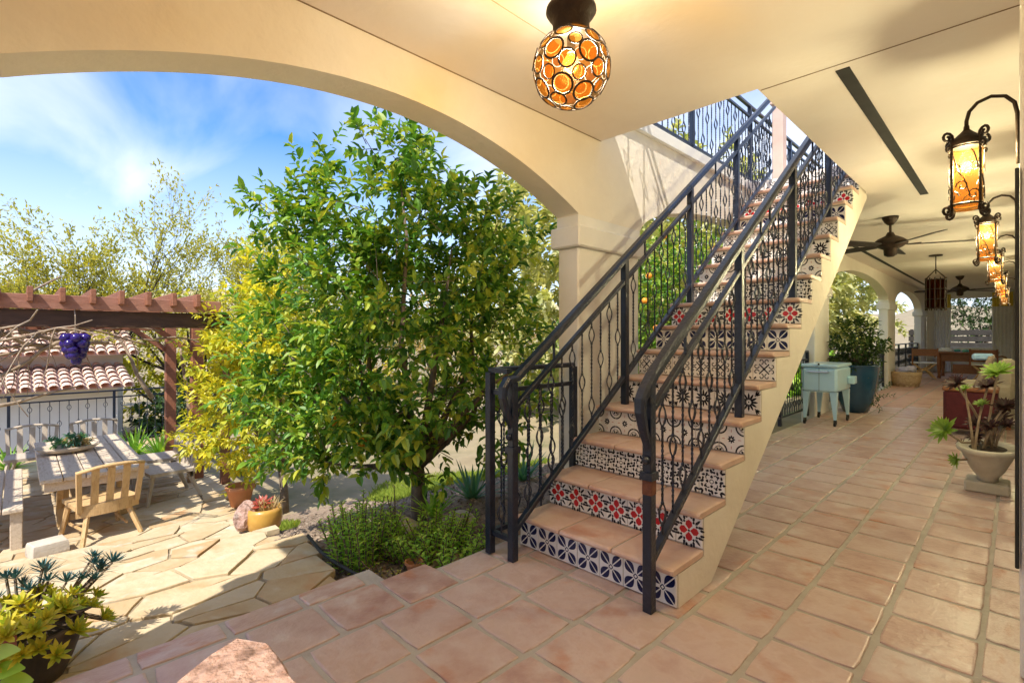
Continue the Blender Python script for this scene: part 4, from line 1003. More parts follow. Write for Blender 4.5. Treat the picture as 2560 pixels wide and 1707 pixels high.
# thin spring trees beyond the pergola: real branching
def twig_tree(name, label, base, H, lean, seed, lm, spread=.55, leafn=2, levels=6, leafL=.13, group=None, r0=.13):
    r = random.Random(seed); base = Vector(base); t = thing(name, label, 'tree', base, 0, group); q = MB(); br = None
    def grow(p, d, L, rad, lv):
        nonlocal br
        n = 3; pts = [p]; rads = [rad]; dd = d.copy()
        for i in range(n):
            dd = (dd + rv(r) * .20 + Vector((0, 0, .05))).normalized(); pts.append(pts[-1] + dd * L / n); rads.append(rad * (1 - .45 * (i + 1) / n))
        br.tube(pts, rads, 5 if lv > 2 else 3, cap=False)
        if lv <= 2:
            for pt in pts[1:]:
                for k in range(leafn * (2 if lv == 1 else 1)):
                    q.leaf(pt + rv(r) * .10, (dd + rv(r)), Vector((0, 0, 1)) + rv(r), leafL * r.uniform(.6, 1.3), leafL * .42)
        if lv > 1:
            for k in range(3 if lv > 2 else 4):
                s = r.uniform(.35, 1.0) if k else 1.0; i = min(n - 1, int(s * n)); pt = pts[i].lerp(pts[i + 1], s * n - i) if i < n else pts[-1]
                nd = (dd + rv(r) * spread * 1.25 + Vector((0, 0, .08))).normalized(); grow(pt, nd, L * r.uniform(.58, .80), rads[min(i + 1, n)] * .72, lv - 1)
    for k in range(4):
        d = (Vector((lean[0], lean[1], 1)) + rv(r) * .75).normalized(); br = MB(); grow(base, d, H * .34, r0, levels); br.build('stem', M['darkbark'], t, smooth=True)
    q.build('crown', lm, t); return t
def on_ray(u, dep): p = gd(u, 838, dep); return p.x, p.y, terrain(p.x, p.y)
twig_tree('spring_tree', 'open branching tree with fine yellow-green leaves behind the pergola middle', on_ray(300, 17), 9.2, (.0, -.25), 11, M['palo'], leafn=1)
twig_tree('spring_tree', 'open branching tree with sparse leaves leaning beyond the pergola end', on_ray(120, 19), 9.4, (.25, -.35), 4, M['palo'], leafn=1)
twig_tree('spring_tree', 'thin leafy tree standing between the pergola and the yellow shrub', on_ray(520, 18), 8.6, (0, .15), 23, M['palo'], leafn=1)
twig_tree('dry_tree', 'tan dry bushy tree above the neighbouring roof', on_ray(20, 24), 7.4, (0, 0), 31, M['dryleaf'], leafn=4)
twig_tree('spring_tree', 'small pale twiggy tree behind the citrus tree crown', on_ray(760, 20), 9.0, (0, 0), 37, M['palo'], leafn=1)
k = 0
bush = [(420, 20, 4.6, 'yellowleaf', 'yellow-green rounded bush rising behind the pergola rafters'), (575, 19, 4.9, 'yellowleaf', 'yellow-green rounded bush between pergola end and citrus crown'), (700, 24, 5.4, 'dryleaf', 'large tan bush in the distance behind the yellow shrub'), (860, 26, 5.6, 'paleleaf', 'wide pale bush in the distance behind the citrus tree'), (1080, 24, 5.0, 'dryleaf', 'broad tan bush seen through the citrus tree branches'), (1290, 22, 5.0, 'paleleaf', 'pale bush in the distance beside the arcade column'), (480, 15.5, 1.7, 'hedge', 'low dark green bush behind the far pergola posts')]
for u, dep, R, lm, lb in bush:
    x, y, z = on_ray(u, dep)
    tree('background_bush', lb, 'bush', (x, y, z), [((x, y, z + R * .55), (R * .8, R * .8, R * .62), 340), ((x + R * .5, y + R * .5, z + R * .4), (R * .6, R * .6, R * .5), 120)], (.22, .11), M[lm], trunk=(.08, 4), seed=60 + k, limbs=6, tw=9, tl=.5); k += 1
# hillside planting beyond the far arches
far = [(-6.2, 12.8, 1.4, 'hedge', 'dark green shrub outside the arch beside the blue planter'), (-8.2, 15.5, 4.6, 'paleleaf', 'tall pale leafy tree outside the arch behind the blue planter'), (-5.6, 17.5, 1.6, 'hedge', 'dark shrub outside the farthest arch'), (-8.4, 22.0, 5.0, 'paleleaf', 'tall pale leafy tree outside the farthest arch'), (-8.0, 10.5, 4.0, 'paleleaf', 'pale leafy tree on the slope past the orange tree'), (-6.4, 9.6, 1.6, 'herb', 'bright green bush past the orange tree'), (-7, 25, 4.0, 'paleleaf', 'pale tree on the slope beyond the end of the loggia'), (-4.0, 13.6, .95, 'herb', 'bright green low bush against the arch railing')]
for x, y, R, lm, lb in far:
    z = terrain(x, y); big = R > 3
    tree('slope_tree', lb, 'tree' if big else 'shrub', (x, y, z), [((x, y, z + R * .8), (R * .8, R * .8, R * .8), int(300 * (3.2 if big else 1))), ((x + R * .3, y + R * .6, z + R * .5), (R * .6, R * .6, R * .5), 140)], (.13, .065) if not big else (.27, .14), M[lm], trunk=(.09, 5), seed=100 + k, limbs=8, tw=10, tl=.35, clipx=-2.62); k += 1
tree('end_hedge', 'clipped dark hedge outside the far garden opening', 'hedge', (-1.0, 28.6, terrain(-1, 28.6)), [((-1.6, 28.6, 1.9), (1.2, .5, 1.1), 200), ((-.2, 28.6, 1.9), (1.3, .5, 1.1), 200), ((-1.0, 28.6, 3.0), (1.9, .5, .6), 160), ((-1.2, 29, 4.2), (2.4, .6, 1.0), 260)], (.11, .06), M['hedge'], trunk=(.06, 4), seed=77, limbs=8, tw=10, tl=.3)
ef = thing('slat_fence', 'dark horizontal board fence below the hedge at the far opening', 'fence', (-1, 26.6, -.3))
for k in range(7): MB().bbox((-3.2, 26.6, -.25 + k * .25), (1.0, 26.63, -.25 + k * .25 + .21), .004).build('board', M['darkfence'], ef)
for x in (-3.1, -1.1, .9): MB().box((x - .05, 26.64, -.4), (x + .05, 26.73, 1.5)).build('post', M['darkfence'], ef)
# shrub in the blue pot
def shrub_on(parent, c, rad, n, leaf, lm, seed, nm='foliage', tw=9, tl=.16, stem=None):
    r = random.Random(seed); q = MB(); br = MB(); c = Vector(c)
    for k in range(n):
        d = rv(r).normalized(); p = c + Vector((d.x * rad[0], d.y * rad[1], d.z * rad[2])) * r.random() ** .45; g = (d + Vector((0, 0, .5)) + rv(r) * .5).normalized()
        if stem and r.random() < .3: br.tube([stem, Vector(stem).lerp(p, .5) + rv(r) * .03, p], [.009, .006, .003], 4)
        for j in range(tw):
            e1 = g.orthogonal().normalized(); e2 = g.cross(e1); a = j * 2.4
            q.leaf(p + g * tl * j / tw, (e1 * math.cos(a) + e2 * math.sin(a)) * .9 + g * .6, Vector((0, 0, 1)) + rv(r) * .4, leaf[0] * r.uniform(.7, 1.2), leaf[1])
    q.build(nm, lm, parent)
    if br.v: br.build('stems', M['bark'], parent)
shrub_on(bp, (-1.86, 9.75, 1.05), (.38, .42, .42), 130, (.085, .042), M['hedge'], 4, stem=(-1.86, 9.75, .70))
shrub_on(bp, (-1.62, 9.95, .35), (.16, .3, .28), 26, (.05, .025), M['hedge'], 6, nm='trailing_foliage', stem=(-1.70, 9.9, .72))

# plants in the bed by the loggia edge
def spikes(name, label, cat, base, n, H, R, lm, seed, group=None, segs=1, leafL=.035, w=.012, bend=.25):
    """upright stems thickly set with needle leaves"""
    r = random.Random(seed); t = thing(name, label, cat, base, 0, group); q = MB(); br = MB(); base = Vector(base)
    for k in range(n):
        a, s = r.uniform(0, 2 * PI), math.sqrt(r.random()) * R; p = base + Vector((s * math.cos(a), s * math.sin(a), -.02)); h = H * r.uniform(.55, 1.1)
        d = Vector((math.cos(a) * bend * s / R, math.sin(a) * bend * s / R, 1)).normalized(); pts = [p, p + d * h * .5 + rv(r) * .02, p + d * h + rv(r) * .03]
        br.tube(pts, [.006, .005, .003], 4, cap=False)
        m = int(h / .011)
        for j in range(m):
            f = j / m; c = pts[0].lerp(pts[1], f * 2) if f < .5 else pts[1].lerp(pts[2], f * 2 - 1); aa = j * 2.4; od = Vector((math.cos(aa), math.sin(aa), .75))
            q.leaf(c, od, Vector((0, 0, 1)), leafL * r.uniform(.7, 1.15) * (1 - .35 * f), w)
    br.build('stems', M['bark'], t); q.build('foliage', lm, t); return t
def P_(u, v, z=None):
    p = gz(u, v, -.12); return (p.x, p.y, terrain(p.x, p.y))
spikes('rosemary_clump', 'bright green upright rosemary clump at the loggia edge', 'plant', P_(905, 1395), 64, .36, .17, M['herb'], 1, leafL=.058, w=.017)
spikes('rosemary_clump', 'shorter spreading herb clump with yellow tips beside the guard panel', 'plant', P_(1105, 1385), 60, .25, .22, M['herb'], 2, leafL=.055, w=.019, bend=.7)
spikes('herb_clump', 'leafy bright green clump under the aloe between rosemary and guard panel', 'plant', P_(1045, 1375), 60, .24, .20, M['herb'], 3, leafL=.052, w=.018, bend=.6)
spikes('herb_clump', 'tiny round-leaved groundcover sprigs at the tile edge below the rosemary', 'plant', P_(985, 1425), 26, .11, .12, M['lime'], 8, leafL=.02, w=.012, bend=.6)
spikes('herb_clump', 'tall thin green stem of herb in front of the citrus trunk', 'plant', P_(985, 1340), 5, .42, .05, M['lime'], 9, leafL=.03, w=.010)
spikes('weed_tuft', 'tiny weed tuft growing at the tile edge beside the flagstones', 'plant', (*gz(830, 1478, -.1)[:2], -.13), 6, .05, .03, M['hedge'], 12, leafL=.03, w=.006, bend=1.2)
def blades(name, label, base, n, H, W, lm, seed, up=.9, seg=5):
    r = random.Random(seed); t = thing(name, label, 'plant', base); q = MB(); base = Vector(base)
    for k in range(n):
        a = k * 2.4; f = k / n; el = lerp(1.4, .35, f) * up + r.uniform(-.1, .1); L = H * r.uniform(.75, 1.1); d = Vector((math.cos(a) * math.cos(el), math.sin(a) * math.cos(el), math.sin(el))); sd = Vector((-math.sin(a), math.cos(a), 0))
        p = base + Vector((math.cos(a), math.sin(a), 0)) * .02; vs = []
        for i in range(seg + 1):
            s = i / seg; c = p + d * L * s + Vector((0, 0, -.18 * L * s * s * (1 - el / 2))); w = W * (1 - s) ** .6 * .5 + .0008; vs += [c - sd * w + Vector((0, 0, w * .4)), c, c + sd * w + Vector((0, 0, w * .4))]
        q.add(vs, [(i * 3 + k2, i * 3 + k2 + 1, i * 3 + k2 + 4, i * 3 + k2 + 3) for i in range(seg) for k2 in range(2)])
    q.build('blades', lm, t, smooth=True); return t
p = P_(1085, 1330); blades('aloe_plant', 'bright green spiky aloe at the foot of the citrus tree', (p[0], p[1], p[2] + .12), 22, .24, .030, M['herb'], 1)
t_ = bpy.data.objects['aloe_plant']; MB().tube([(p[0], p[1], p[2] - .02), (p[0], p[1], p[2] + .14)], .018, 6).build('stem', M['bark'], t_)
blades('strap_plant', 'blue-green strap-leaved clump in the mulch behind the guard panel', P_(1180, 1245), 26, .40, .035, M['agave'], 2)
blades('strap_plant', 'blue-green strap-leaved clump behind the guard panel pickets near the column', P_(1310, 1190), 24, .45, .035, M['agave'], 6)
blades('strap_plant', 'pale grassy clump in the bed near the pergola posts', (-8.6, 2.5, terrain(-8.6, 2.5)), 30, .5, .03, M['grass'], 7)
def stone(name, label, c, s, seed, m):
    q = MB().ball((0, 0, 0), 1, 12, 8); v = []
    for p in q.v:
        p = Vector(p); p = p * (1 + .35 * noise.noise(p * 1.4 + Vector((seed, 0, 0)))); v.append((c[0] + p.x * s[0], c[1] + p.y * s[1], c[2] + p.z * s[2]))
    q.v = v; return tag(q.build(name, m, smooth=False), label, 'rock')
p = P_(1015, 1330); stone('rock', 'brown rounded rock beside the rosemary clump', (p[0], p[1], p[2] + .03), (.10, .08, .07), 1, M['paleRock'])
p = P_(1155, 1300); stone('rock', 'flat pale rock behind the herb clump near the guard panel', (p[0], p[1], p[2] + .02), (.10, .08, .045), 5, M['paleRock'])
p = gz(618, 1310, -.42); stone('rock', 'pinkish brown rock next to the ochre pot', (p.x, p.y, -.36), (.10, .10, .14), 9, M['rock'])
# bark chips scattered over the bed
r = random.Random(44); q = MB()
for k in range(16000):
    x, y = r.uniform(-6.0, -2.4), r.uniform(1.25, 4.5)
    if y < edge_y(x) - .10 * r.random(): continue
    if x > -2.42: continue
    z = terrain(x, y) + .006; d = Vector((r.uniform(-1, 1), r.uniform(-1, 1), r.uniform(-.25, .35))).normalized(); s = r.uniform(.015, .05)
    q.leaf(Vector((x, y, z)), d, Vector((0, 0, 1)) + rv(r) * .5, s, s * .5, 0, .1, 0)
tag(q.build('bark_mulch', M['chip']), 'loose bark chip mulch covering the planting bed', 'mulch', kind='stuff')
# a patch of lawn behind the citrus tree
def lawn(x0, x1, y0, y1, n, label, seed):
    r = random.Random(seed); q = MB()
    for k in range(n):
        x, y = r.uniform(x0, x1), r.uniform(y0, y1); a = r.uniform(0, 2 * PI)
        if ((x - (x0 + x1) / 2) / (x1 - x0) * 2) ** 2 + ((y - (y0 + y1) / 2) / (y1 - y0) * 2) ** 2 > 1: continue
        q.leaf(Vector((x, y, terrain(x, y) + .004)), Vector((math.cos(a) * .5, math.sin(a) * .5, 1)), Vector((math.cos(a + 1.5), math.sin(a + 1.5), 0)), r.uniform(.05, .10), .010, 0, .1, .1)
    tag(q.build('grass_patch', M['grass']), label, 'grass', kind='stuff')
lawn(-6.6, -3.9, 3.1, 5.2, 16000, 'sunlit yellow-green grass patch behind the citrus trunk', 1)
lawn(-5.9, -5.0, 1.50, 2.1, 3000, 'small green grass patch between flagstones and pergola', 2)

h0 = [Vector((*gz(u, v, -.09)[:2], -.085)) for u, v in ((770, 1340), (800, 1378), (840, 1408), (875, 1428), (915, 1448))]
tag(MB().tube(h0, .011, 7).build('irrigation_hose', M['slot'], smooth=True), 'thin dark irrigation hose lying along the edge of the planting bed', 'hose')
# ochre pot with a red succulent
oc = thing('ochre_pot', 'squat ochre glazed pot with a red succulent on the flagstones', 'planter', (-4.62, 1.66, -.50))
c0 = (-4.72, 1.56, -.50)
oc.location = c0
MB().lathe([(.10, 0), (.135, .05), (.15, .12), (.148, .19), (.135, .225), (.12, .22), (.11, .19), (.02, .185)], 24, c0).build('pot', M['ochre'], oc, smooth=True)
q = MB(); r = random.Random(2)
rosette(q, Vector(c0) + Vector((-.02, -.01, .24)), Vector((.3, -.3, 1)), .12, 22, 0, .22, .5, r); q.build('rosette', M['redleaf'], oc)
q = MB()
for k in range(40): q.leaf(Vector(c0) + Vector((r.uniform(-.06, .1), r.uniform(-.05, .1), .20)), rv(r) + Vector((0, 0, 1)), Vector((0, 0, 1)), .11, .014)
q.build('dry_leaves', M['dryleaf'], oc)
op = thing('terracotta_pot', 'orange terracotta pot half hidden under the yellow shrub', 'planter', (-6.75, 1.95, -.85))
c0 = (-6.75, 1.95, -.87)
MB().lathe([(.10, 0), (.15, .22), (.165, .23), (.165, .27), (.14, .27), (.13, .22), (.02, .21)], 20, c0).build('pot', M['clay'], op, smooth=True)
shrub_on(op, (-6.75, 1.95, -.40), (.2, .2, .2), 20, (.09, .045), M['yellowleaf'], 3)
hp = thing('half_buried_pot', 'broken terracotta pot shard leaning in the herbs at the tile edge', 'pot', P_(1035, 1425))
c1 = Vector(P_(1035, 1425)); q = MB().lathe([(.03, -.02), (.048, .05), (.055, .052), (.055, .066), (.045, .062), (.03, .01)], 14, c1, closed=False); q.build('shard', M['clay'], hp)

# succulent pot in the lower corner
sp = thing('succulent_pot', 'dark round pot brimming with yellow and blue-green succulents on the patio edge', 'planter', (-2.72, .035, -.10))
sc0 = Vector((-2.72, .035, -.10))
MB().lathe([(.10, 0), (.13, .07), (.155, .15), (.162, .205), (.15, .21), (.14, .185), (.02, .18)], 26, sc0).build('pot', mat('dark_brown_pot', [(.05, .035, .03), (.09, .065, .055)], .6, 6, .2, 30), sp, smooth=True)
MB().lathe([(.14, .19), (.02, .195)], 18, sc0).build('soil', M['soil'], sp)
r = random.Random(8); ye = MB(); bl = MB(); stm = MB()
def sed(q, c, ax, R, n, w): rosette(q, c, ax, R, n, 0, w, .75, r)
for k in range(58):
    a, s = r.uniform(0, 2 * PI), math.sqrt(r.random()) * 1.12; p = sc0 + Vector((s * .20 * math.cos(a), s * .20 * math.sin(a), .235 + r.uniform(0, .09) - .07 * s * s)); sed(ye, p, Vector((math.cos(a) * s, math.sin(a) * s, 1.0)), r.uniform(.05, .075), 18, .26)
    stm.tube([sc0 + Vector((s * .12 * math.cos(a), s * .12 * math.sin(a), .21)), p], .005, 4)
for k in range(17):
    a = r.uniform(1.3, 4.4); s = r.uniform(.35, 1.15); p = sc0 + Vector((s * .20 * math.cos(a), s * .22 * math.sin(a) + .03, .30 + r.uniform(0, .09))); sed(bl, p, Vector((math.cos(a) * s * .5, math.sin(a) * s * .5, 1.0)), r.uniform(.06, .085), 22, .13)
    stm.tube([sc0 + Vector((s * .10 * math.cos(a), s * .10 * math.sin(a), .21)), p], .005, 4)
ye.build('yellow_sedum', M['lime'], sp); bl.build('blue_sedum', M['bluesedum'], sp); stm.build('stems', M['bark'], sp)
def broad(q, p, d, nn, L, W):
    d = d.normalized(); sd = d.cross(nn).normalized(); nn = sd.cross(d); vs = []; m = 7
    for i in range(m + 1):
        f = i / m; w = W * math.sin(PI * min(.985, f ** .8)) ** .75 * .5; c = p + d * L * f - nn * L * .18 * f * f
        vs += [c - sd * w + nn * w * .3, c, c + sd * w + nn * w * .3]
    q.add(vs, [(i * 3 + k, i * 3 + k + 1, i * 3 + k + 4, i * 3 + k + 3) for i in range(m) for k in range(2)])
q = MB(); broad(q, gd(14, 1660, 1.8), Vector((.06, .06, 1)), Vector((.7, -.7, .2)), .13, .085); q.build('red_leaf', M['redleaf'], sp, smooth=True)
q = MB()
for u, v, dx in ((-30, 1690, .3), (-10, 1715, .5), (-40, 1650, .1), (5, 1735, .6)): broad(q, gd(u, v, 1.75), Vector((.55, .55, .35 - dx * .3)), Vector((.4, -.5, 1)), .12, .07)
q.build('broad_leaves', M['herb'], sp, smooth=True)
p = sc0

# ------------------------------------------------------------ pergola, table and chairs on the lower terrace
ZG = -.85
pg = thing('pergola', 'red-brown timber pergola with rafters over the garden table', 'pergola', (-8.2, -.5, ZG))
XB = -6.60; PY0, PY1 = -4.2, 1.66
MB().bbox((XB + .10, PY0, 1.50), (XB + .15, PY1, 1.635), .004).build('fascia', mat('brown_stain_with_sun', [(.30, .14, .09), (.42, .21, .15)], .7, 5, .3, 30, stretch=(5, 1, 5)), pg)  # stain made paler to put the sunlight on this board into its colour
MB().bbox((XB, PY0, 1.33), (XB + .104, PY1 + .1, 1.495), .006).build('beam', M['shadestain'], pg)
MB().bbox((-10.45, PY0, 1.33), (-10.33, PY1 + .1, 1.52), .006).build('beam', M['redwood'], pg)
for k in range(27):
    y = 1.412 - k * .2225
    if y < PY0: break
    MB().bbox((-10.8, y - .022, 1.56), (XB + .27, y + .022, 1.70), .005).build('rafter', M['redwood'], pg)
for x in (-8.45,): MB().bbox((x - .05, PY0, 1.44), (x + .05, PY1, 1.56), .005).build('purlin', M['redwood'], pg)
for x, y, w in ((-10.35, 1.88, .075), (-8.5, 1.87, .075), (-7.95, 2.10, .055), (XB, -3.6, .07), (-10.39, -3.6, .07)):
    MB().bbox((x - w, y - w, ZG - .1), (x + w, y + w, 1.40 if w > .06 else 1.2), .008).build('post', M['redwood'], pg)
for x in (-10.35, -8.5): MB().bar((x, 1.87, .95), (x, 1.35, 1.36), .06, .07).build('brace', M['redwood'], pg)
# grapevine over the pergola
vn = thing('grapevine', 'leafless grapevine with peeling bark winding over the pergola', 'vine', (-8.4, 1.7, ZG)); r = random.Random(13); q = MB()
def wander(p, d, n, L, rad, wob):
    pts = [Vector(p)]; rads = [rad]; d = Vector(d).normalized()
    for i in range(n):
        d = (d + rv(r) * wob).normalized(); pts.append(pts[-1] + d * L / n); rads.append(rad * (1 - .7 * (i + 1) / n))
    q.tube(pts, rads, 5); return pts
trunk = wander((-8.30, 1.75, ZG), (0, -.05, 1), 8, 2.1, .05, .25)
for k in range(26):
    s = Vector((r.uniform(-7.6, -6.6), r.uniform(-1.2, 1.7), r.uniform(1.10, 1.34))); pts = wander(s, (r.uniform(-.4, .4), r.choice((-1, 1)), r.uniform(-.25, .15)), 9, r.uniform(.8, 1.9), r.uniform(.010, .028), .38)
    for j in range(3): wander(r.choice(pts), rv(r) + Vector((0, 0, -.2)), 5, r.uniform(.3, .8), .007, .35)
wander((-6.5, -.5, .60), (0, 1, .15), 8, 1.0, .025, .3); wander((-6.6, -.3, 1.3), (.1, .35, -1), 8, .9, .012, .25); wander((-6.6, -.1, 1.3), (.0, -.45, -1), 8, 1.0, .014, .25); wander((-6.6, .15, 1.25), (.0, -.6, -.8), 8, 1.0, .010, .25)
wander((-10.2, 1.6, .2), (0, -.6, 1), 6, 1.4, .04, .4)
tag(q.build('branches', M['vinebark'], vn, smooth=True), kind='stuff')
# glass grape ornament
gp = thing('grape_ornament', 'cluster of purple glass grapes hanging from the pergola beam', 'ornament', gx(188, 850, -6.35)); gc = gx(188, 868, -6.35); r = random.Random(3)
gm = MB().ball((0, 0, 0), .045, 12, 8).mesh('glass_grape', M['purple'], smooth=True); go = Vector(gp.location)
for row, n in enumerate((5, 5, 4, 3, 1)):
    for k in range(n):
        a = 2 * PI * k / n + row * .6; rr2 = .075 * (n / 5)
        link('glass_grape', gm, gp, gc - go + Vector((rr2 * math.cos(a), rr2 * math.sin(a), .09 - row * .055)))
MB().tube([gc + Vector((0, 0, .10)), gc + Vector((0, 0, .30)), Vector((-6.48, gc.y, 1.51))], .005, 5).build('cord', M['vinebark'], gp)
# table
TX0, TX1, TY0, TY1, TZ = -9.55, -6.98, .15, 1.07, -.23
gt = thing('garden_table', 'weathered plank garden table striped by rafter shadows', 'table', ((TX0 + TX1) / 2, (TY0 + TY1) / 2, ZG))
for k in range(5):
    w = (TY1 - TY0) / 5; MB().bbox((TX0 + RND.uniform(-.01, .01), TY0 + k * w + .004, TZ - .045), (TX1 + RND.uniform(-.01, .01), TY0 + (k + 1) * w - .004, TZ), .006).build('plank', M['wood'], gt)
MB().box((TX0 + .2, TY0 + .08, TZ - .13), (TX1 - .2, TY0 + .12, TZ - .047)).box((TX0 + .2, TY1 - .12, TZ - .13), (TX1 - .2, TY1 - .08, TZ - .047)).box((TX1 - .1, TY0 + .04, TZ - .14), (TX1 - .05, TY1 - .04, TZ - .047)).build('apron', M['wood'], gt)
for x in (TX0 + .45, TX1 - .45):
    for y in (TY0 + .20, TY1 - .20): MB().bbox((x - .05, y - .05, ZG), (x + .05, y + .05, TZ - .047), .006).build('leg', M['teak'], gt)
    MB().bar((x, TY0 + .2, ZG + .08), (x, TY1 - .2, ZG + .08), .07).build('stretcher', M['teak'], gt)
MB().bar((TX1 - .45, .5, ZG + .1), (TX0 + .45, .5, ZG + .1), .06).bar((TX1 - .5, .32, ZG + .12), (TX1 - .12, .32, TZ - .06), .05).build('stretcher', M['teak'], gt)
def make_chair(loc, rz, label, m=None):
    """rustic chair, back towards -Y of its own frame"""
    m = m or M['teak']; t = thing('garden_chair', label, 'chair', loc, rz, 'rustic chairs around the garden table')
    B = lambda q, n, s=False: q.build(n, m, t, smooth=s, world=False)
    seat = []
    for a in range(11):
        f = a / 10; seat.append((lerp(-.27, .27, f), -.22 - .055 * math.sin(PI * f)))
    seat += [(.25, .24), (-.25, .24)]
    B(MB().prism(seat, .345, .385), 'seat'); 
    ap = [(x, y) for x, y in seat[:11]]; q = MB(); n = len(ap)
    q.v = [(x, y, zz) for zz in (.27, .344) for x, y in ap] + [(x * .95, y + .03, zz) for zz in (.27, .344) for x, y in ap]
    for i in range(n - 1): q.f += [(i, i + 1, n + i + 1, n + i), (2 * n + i + 1, 2 * n + i, 3 * n + i, 3 * n + i + 1), (i + 1, i, 2 * n + i, 2 * n + i + 1)]
    q.mi = [0] * len(q.f); B(q, 'apron')
    for s in (-1, 1):
        B(MB().tube([(s * .17, -.20, .30), (s * .25, -.33, 0)], [.028, .022], 6), 'leg'); B(MB().tube([(s * .20, .20, .345), (s * .25, .27, 0)], [.028, .022], 6), 'leg')
        B(MB().bar((s * .245, -.235, .33), (s * .27, -.30, .74), .042, .03, up=(0, 1, 0)), 'back_post')
        B(MB().bar((s * .17, -.19, .10), (s * .20, .20, .12), .02), 'side_stretcher')
    q = MB(); q.tube([(-.29, -.295, .735), (-.12, -.315, .765), (0, -.32, .77), (.12, -.315, .765), (.29, -.295, .735)], .030, 6, sq=.6); B(q, 'top_rail', True)
    for x in (-.135, 0, .135): B(MB().bar((x * .95, -.245, .38), (x, -.305, .745), .062, .02, up=(0, 1, 0)), 'slat')
    return t
ch1 = make_chair((-6.86, .62, ZG), PI / 2 + .22, 'golden teak garden chair with three back slats at the table end')
def grey(o, m):
    for c in o.children:
        c.data = c.data.copy(); c.data.materials[0] = m
M['whitewood'] = mat('bleached_wood', [(.40, .33, .25), (.54, .47, .38)], .85, 6, .3, 30, stretch=(4, 4, 1))
for i, (x, y, a, lb) in enumerate(((-7.75, 1.36, PI + .12, 'bleached garden chair on the pergola post side of the table, nearer the golden chair'), (-8.6, 1.38, PI - .1, 'bleached garden chair on the pergola post side of the table, farther from the golden chair'), (-9.95, .85, -PI / 2, 'bleached garden chair at the far table end beside the green lilies'), (-9.95, .12, -PI / 2 - .1, 'bleached garden chair at the far table end beside the iron fence posts'))):
    c = dup(ch1, (x, y, ZG), a, lb); grey(c, M['whitewood'])
bn = thing('garden_bench', 'weathered plank bench with thick posts along the table side', 'bench', (-7.75, -.18, ZG))
for k in range(3): MB().bbox((-8.9, -.42 + k * .155, ZG + .37), (-6.85, -.275 + k * .155, ZG + .41), .006).build('plank', M['wood'], bn)
for x in (-8.8, -6.93):
    MB().bar((x, -.46, ZG), (x, -.60, ZG + .80), .085, .06, up=(1, 0, 0)).build('back_post', M['wood'], bn); MB().bbox((x - .045, -.06, ZG), (x + .045, .03, ZG + .37), .006).build('leg', M['wood'], bn)
MB().bar((-8.85, -.57, ZG + .68), (-6.88, -.57, ZG + .68), .03, .16).build('backrest', M['teak'], bn); MB().bar((-6.95, .0, ZG + .1), (-7.6, .0, ZG + .36), .05).build('brace', M['teak'], bn)
cb_ = thing('centrepiece', 'low wooden dough bowl of succulents on the garden table', 'bowl', (-8.45, .45, TZ)); c0 = (-8.45, .45, TZ)
MB().lathe([(.10, 0), (.17, .03), (.22, .085), (.20, .085), (.15, .045), (.02, .04)], 20, c0, sy=1.5).build('bowl', M['wood'], cb_, smooth=True)
shrub_on(cb_, (-8.45, .45, TZ + .12), (.14, .2, .07), 24, (.07, .03), M['agave'], 5, tl=.05); shrub_on(cb_, (-8.40, .55, TZ + .10), (.12, .15, .06), 18, (.05, .03), M['dryleaf'], 7, nm='dried_flowers', tl=.05)
tag(rough_prism([(-6.62, .05), (-6.42, .10), (-6.45, .35), (-6.66, .32)], ZG + .0, ZG + .13, 5, .008, 3).build('stone_cube', M['paleRock']), 'small pale stone block on the paving under the golden chair', 'stone')
for k, (x, y, lb) in enumerate(((-10.9, 1.45, 'bright green lily clump behind the garden table, beside the iron fence'), (-10.5, 1.75, 'bright green lily clump nearest the far pergola post'), (-11.2, -.1, 'low green clump behind the far bleached chairs'), (-10.9, .55, 'small leafy green clump between the far bleached chairs'))):
    blades('lily_clump', lb, (x, y, ZG - .02), 40, .62 if k < 2 else .45, .05, M['herb'], 20 + k)
tree('small_shrub', 'small dark leafed shrub behind the plank bench', 'shrub', (-8.6, -.95, ZG - .1), [((-8.6, -.95, ZG + .35), (.35, .35, .38), 60)], (.07, .035), M['hedge'], trunk=(.02, 4), seed=55, limbs=5, tw=9, tl=.15)
tree('small_shrub', 'dark green round shrub at the foot of the far pergola post', 'shrub', (-10.6, 2.35, -.95), [((-10.6, 2.35, -.55), (.45, .45, .38), 70)], (.07, .035), M['hedge'], trunk=(.02, 4), seed=56, limbs=5, tw=9, tl=.15)
gf = guard('garden_fence', 'black iron picket fence at the edge of the lower terrace', (-12.3, -3.0), (-12.3, 4.2), ZG - .05, .18, posts=6, step=.13)
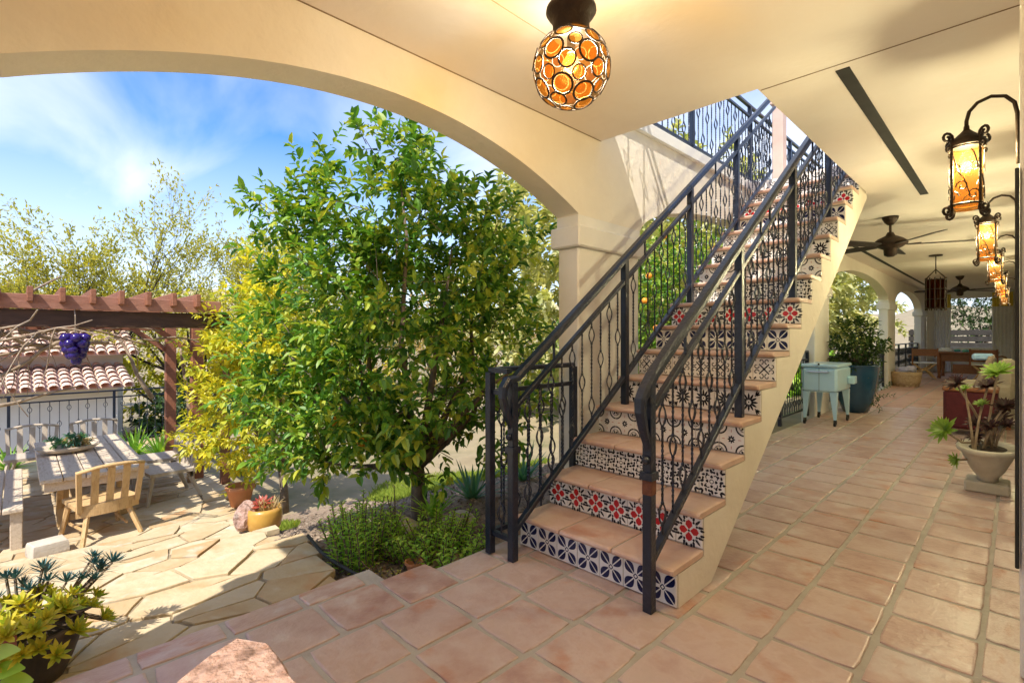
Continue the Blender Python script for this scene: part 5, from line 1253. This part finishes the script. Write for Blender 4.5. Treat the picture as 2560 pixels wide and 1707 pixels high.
# neighbouring house with two clay roofs
nh = thing('neighbour_house', 'white neighbouring house with two stepped clay tile roofs below', 'house', (-19, -1.5, -3.5))
MB().box((-25, -9, -4.5), (-18.6, 2.2, .70)).build('wall', M['outwall'], nh); MB().box((-18.6, -9, -4.5), (-17.0, 1.9, -.12)).build('wall', M['outwall'], nh)
def clay_roof(xe, ze, xr, zr, y0, y1, seed):
    r = random.Random(seed); q = MB(); L = math.hypot(xr - xe, zr - ze); rows = max(3, int(L / .36)); n = int((y1 - y0) / .24)
    ux, uz = (xr - xe) / L, (zr - ze) / L; nx_, nz_ = -uz, ux
    if nz_ < 0: nx_, nz_ = -nx_, -nz_
    for i in range(rows):
        for k in range(n):
            y = y0 + (k + .5) * (y1 - y0) / n; s0, s1 = i * L / rows - .05, (i + 1) * L / rows + .03; jit = r.uniform(-.012, .012)
            vs = []
            for s, rr2, up_ in ((s0, .092, .035), (s1, .072, .0)):
                for a in range(6):
                    t = PI * a / 5; h = math.sin(t) * rr2 + up_ + jit; vs.append((xe + ux * s + nx_ * h, y + math.cos(t) * rr2 * 1.25, ze + uz * s + nz_ * h))
            q.add(vs, [(a, a + 1, 7 + a, 6 + a) for a in range(5)])
    return q
rf = MB().add([(-17.9, -9.3, .70), (-17.9, 2.5, .70), (-21.5, 2.5, 1.72), (-21.5, -9.3, 1.72), (-25.3, 2.5, .70), (-25.3, -9.3, .70)], [(0, 1, 2, 3), (3, 2, 4, 5), (1, 4, 2), (0, 3, 5)]).build('roof', M['rooftile'], nh)
tag(clay_roof(-17.9, .72, -21.5, 1.74, -9.3, 2.5, 1).build('barrel_tiles', M['rooftile'], rf), kind='stuff')
rf = MB().box((-18.6, -9.3, -.2), (-18.55, 2.2, -.1)).add([(-16.4, -9.3, -.10), (-16.4, 2.2, -.10), (-18.6, 2.2, .38), (-18.6, -9.3, .38)], [(0, 1, 2, 3)]).build('roof', M['rooftile'], nh)
tag(clay_roof(-16.4, -.08, -18.6, .40, -9.3, 2.2, 2).build('barrel_tiles', M['rooftile'], rf), kind='stuff')
